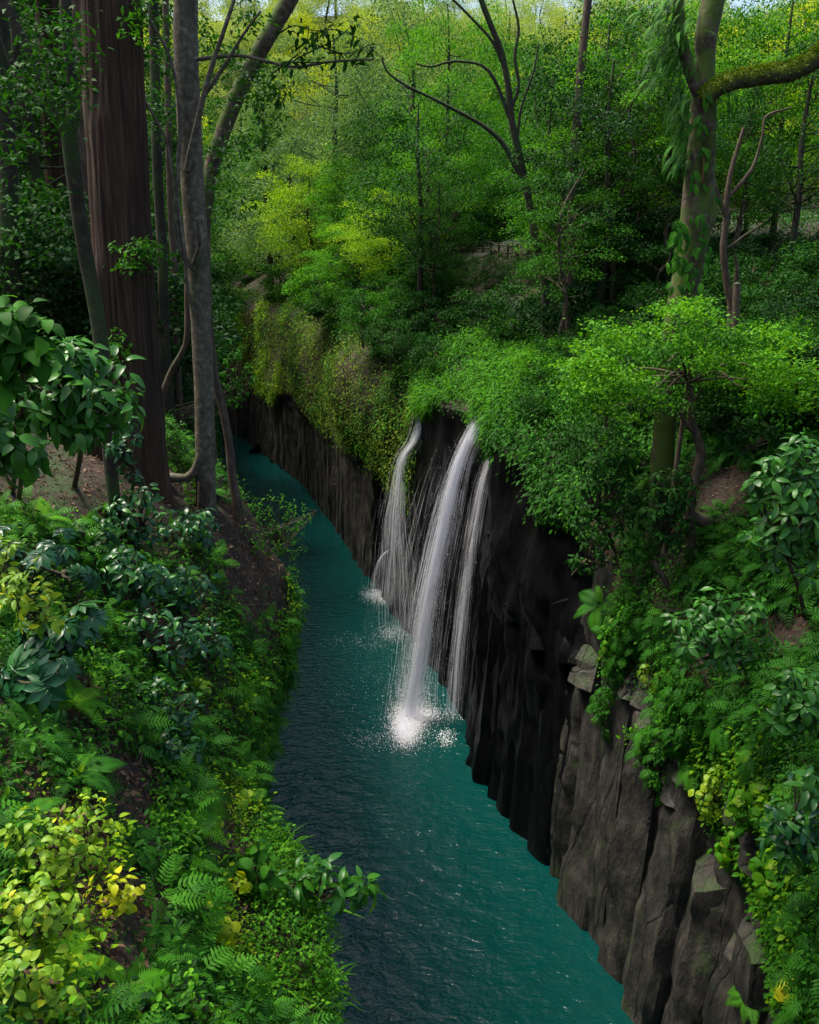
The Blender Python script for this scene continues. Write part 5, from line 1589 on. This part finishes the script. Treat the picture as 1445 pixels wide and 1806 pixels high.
# light green layered canopy in front of the hollow tree
can, _ = hero('layered_tree', 'low spreading tree with a bright layered canopy across the hollow trunk', (1195, 960), 'tree')
rng0 = np.random.default_rng(77)
cc = []
tiers = [(rng0.uniform(1010, 1450), 0, rng0.uniform(20, 60), rng0.uniform(-3.5, 3.5)) for _ in range(60)]
tiers = [(u_, 548 + (abs(u_ - 1210) / 190) ** 2 * 34 + rng0.uniform(-8, 135), r_1, y_1) for u_, _, r_1, y_1 in tiers]
for k in range(400):
    tu, tv, tr, ty = tiers[k % len(tiers)]
    a_, r__ = rng0.random() * 6.28, rng0.random() ** .6
    cc.append(at(tu + tr * r__ * math.cos(a_), tv + (abs(math.cos(a_)) * r__) ** 2 * 14 + rng0.normal() * 13, twy + ty + tr / 60 * r__ * math.sin(a_)))
leafy(can, 'crown', cc[::2], .62, 70, .13, 'fresh', T_CARD, .32, 5, droop=.4)
leafy(can, 'foliage', [c_ + np.array([0, .2, -.28]) for c_ in cc[1::2]], .62, 60, .14, 'mid', T_LEAF_LOW, .4, 6, droop=.6)
for k in range(16):
    c = cc[k * 17]
    m0 = at(1214, 675 - 4 * (k % 5), twy)
    add_limb(can, 'limb', [m0, m0 * .62 + c * .38 + [0, 0, .10 + .12 * (k % 3)], m0 * .3 + c * .7 + [0, .1, -.08 * (k % 4)], c], [.045, .032, .02, .008], 'brownbark', seg=6)
add_limb(can, 'trunk', trunk_path([(1172, 975), (1182, 900), (1196, 800), (1208, 720), (1214, 675)], twy + .15), [.10, .09, .08, .07, .055], 'brownbark', seg=10)

# ------------------------------------------------------------------ the falls
def fall(name, label, px, y_, widths, nstr, seed, wmin=.002, wmax=.006, dens=1.0, dy=0.0, thick=.5, flecks=1.0, wob=.06, fan=.40):
    """fine threads of water following the thrown curve of the fall, thickest on its axis, with drops between them"""
    rng = np.random.default_rng(seed)
    C = np.array([at(u, v, y_ + dy * i / (len(px) - 1)) for i, (u, v) in enumerate(px)])
    W = np.array([w / 2 / F_PX * depth(c) for w, c in zip(widths, C)])
    P = smooth_path(np.column_stack([C, W]), .15)
    n = len(P)
    root = thing(name, label, 'waterfall', P[0, :3])
    o = P[0, :3]
    g = Geo()
    cl = rng.normal(size=(60, 2)) * fan                       # the fall breaks into strands
    for k in range(nstr):
        q = cl[rng.integers(60)]
        s, yy = q[0] + rng.normal() * .10, q[1] * thick * .8
        if rng.random() < .25:
            s = rng.normal() * .8
        L = int(n * rng.uniform(.08, .5))
        a = int(rng.random() ** dens * n - L * .3)
        b = min(n, a + L)
        a = max(0, a)
        if b - a < 5:
            continue
        i = np.arange(a, b, 2)
        t = np.linspace(0, 1, len(i))
        ph = rng.random(2) * 6.28
        lat = (s + wob * np.sin(i * .012 * rng.uniform(.6, 1.6) + ph[0])) * P[i, 3]
        c = P[i, :3] + np.column_stack([lat, np.full(len(i), yy) * P[i, 3] - .15, 0 * lat]) - o
        w = rng.uniform(wmin, wmax) * np.sin(np.pi * np.clip(t * .94 + .03, 0, 1)) ** .7 * (1 + .5 * np.sin(i * .5 + ph[1]))
        nrm = rng.normal() * .9
        sd_ = np.column_stack([np.full(len(i), math.cos(nrm)), np.full(len(i), math.sin(nrm)), 0 * w])
        V = np.concatenate([c - sd_ * w[:, None], c + sd_ * w[:, None]])
        m = len(i)
        q = np.arange(m - 1)
        g.add(V, np.stack([q, q + 1, q + 1 + m, q + m], -1))
    nf = int(nstr * flecks)
    if nf:
        i = (n * rng.random(nf) ** .8).astype(int).clip(0, n - 2)
        lat = rng.normal(size=nf) * .62 * P[i, 3]
        c = P[i, :3] + np.column_stack([lat, rng.normal(size=nf) * thick * P[i, 3] - .2, rng.normal(size=nf) * .1]) - o
        tg = norm(P[i + 1, :3] - P[i, :3])
        place(g, (T_CARD[0] * [.7, 2.2, .7], T_CARD[1]), c, tg + rng.normal(size=(nf, 3)) * .12, rng.normal(size=(nf, 3)) + [0, -.4, .6], rng.uniform(.012, .05, nf), 0)
    g.build('water_threads', M['fall'], root, kind='stuff')
    return root, P
main_px = [(866, 722), (856, 730), (846, 742), (832, 766), (816, 800), (803, 840), (791, 885), (779, 935), (767, 990), (756, 1045), (745, 1110), (735, 1180), (727, 1230), (722, 1282)]
MY = 41.3
fall('waterfall', 'main white plunge falling into the turquoise river', main_px, MY + 2.2, [12, 20, 24, 25, 25, 28, 32, 36, 38, 40, 42, 42, 42, 42], 1500, 1, dy=-1.6, flecks=6.5, wmax=.006, fan=.33)
fall('waterfall', 'thin right hand stream beside the main plunge', [(880, 760), (870, 790), (860, 818), (850, 855), (840, 905), (830, 960), (822, 1020), (814, 1080), (806, 1150), (800, 1220), (796, 1270)], MY - .2, [6, 10, 14, 17, 19, 21, 22, 24, 26, 28, 30], 330, 2, flecks=2.5, wmax=.005)
fall('waterfall', 'left hand cascade sliding over the dark wall', [(747, 695), (744, 720), (738, 755), (728, 780), (712, 803), (704, 835), (700, 880), (696, 930), (694, 985), (690, 1040), (685, 1070)], 55, [10, 16, 17, 17, 20, 24, 34, 44, 52, 56, 58], 520, 3, wmax=.006, dy=-1.5, flecks=2.0, dens=1.6, fan=.33)
fall('waterfall', 'faint veil of drips between the two larger streams', [(790, 790), (780, 860), (768, 940), (756, 1020), (748, 1110), (742, 1200), (745, 1265)], 42.6, [40, 70, 90, 100, 100, 96, 90], 320, 4, wmin=.0015, wmax=.0032, dens=.6, flecks=2.0, fan=.55)
fall('waterfall', 'faint veil of drips at the foot of the left cascade', [(705, 850), (700, 920), (705, 990), (706, 1060), (708, 1110)], 53, [40, 60, 74, 80, 80], 420, 6, wmin=.002, wmax=.005, flecks=2.0)
fall('waterfall', 'short curved jet spouting at the far foot of the cascade', [(688, 968), (676, 976), (668, 992), (662, 1015), (658, 1040)], 57, [4, 5, 7, 10, 14], 160, 5, wmax=.008)

for u, v, y_, r9 in ((872, 726, 43.6, .42), (884, 764, 41.4, .32), (750, 694, 55.2, .45)):
    p = at(u, v + 8, y_)
    rock_piece('rock_block', cliff_right, p - [-.1, 0, .7], p + [.1, 0, .05], r9, M['wet_shaded'], sides=5, seed=u, seg=16, step=.15, lump=.25)
# foam and spray where the water lands
geo = Geo()
rng = np.random.default_rng(9)
def foam(u, v, ru, rv, n, s0=.03, s1=.09, up=0.0):
    du, dv = rng.normal(size=n) * ru, rng.normal(size=n) * rv
    uu, vv = u + du, v + dv
    q = []
    for a_, b_ in zip(uu, vv):
        d = ray(a_, b_)
        q.append(CAM + d * (-CAM[2] / d[2]))
    q = np.array(q)
    q[:, 2] = .03 + rng.random(n) * .04 + np.abs(rng.normal(size=n)) * up
    yd = rng.normal(size=(n, 3)) * [1, 1, .35]
    place(geo, T_CARD, q, yd, rng.normal(size=(n, 3)) * .5 + [0, 0, 1], rng.uniform(s0, s1, n), 0)
foam(722, 1274, 16, 13, 12000, .015, .06, .22); foam(716, 1288, 11, 14, 12000, .015, .07, .10); foam(722, 1258, 22, 16, 2600, .012, .04, 1.3); foam(690, 1305, 40, 12, 700, .02, .06); foam(640, 1200, 60, 40, 500, .02, .05); foam(742, 1262, 16, 6, 1200, .03, .10, .1); foam(728, 1250, 20, 8, 900, .02, .09, .9)
foam(715, 1285, 30, 20, 500, .02, .07); foam(768, 1262, 26, 6, 600, .02, .08); foam(786, 1302, 9, 10, 500, .02, .08)
foam(664, 1050, 12, 6, 1600, .02, .08, .1); foam(674, 1056, 9, 5, 800, .02, .08); foam(693, 1118, 16, 9, 1600, .015, .06, .1); foam(650, 1135, 40, 9, 300, .02, .07)
geo.build('foam', [M['foam']], kind='stuff')
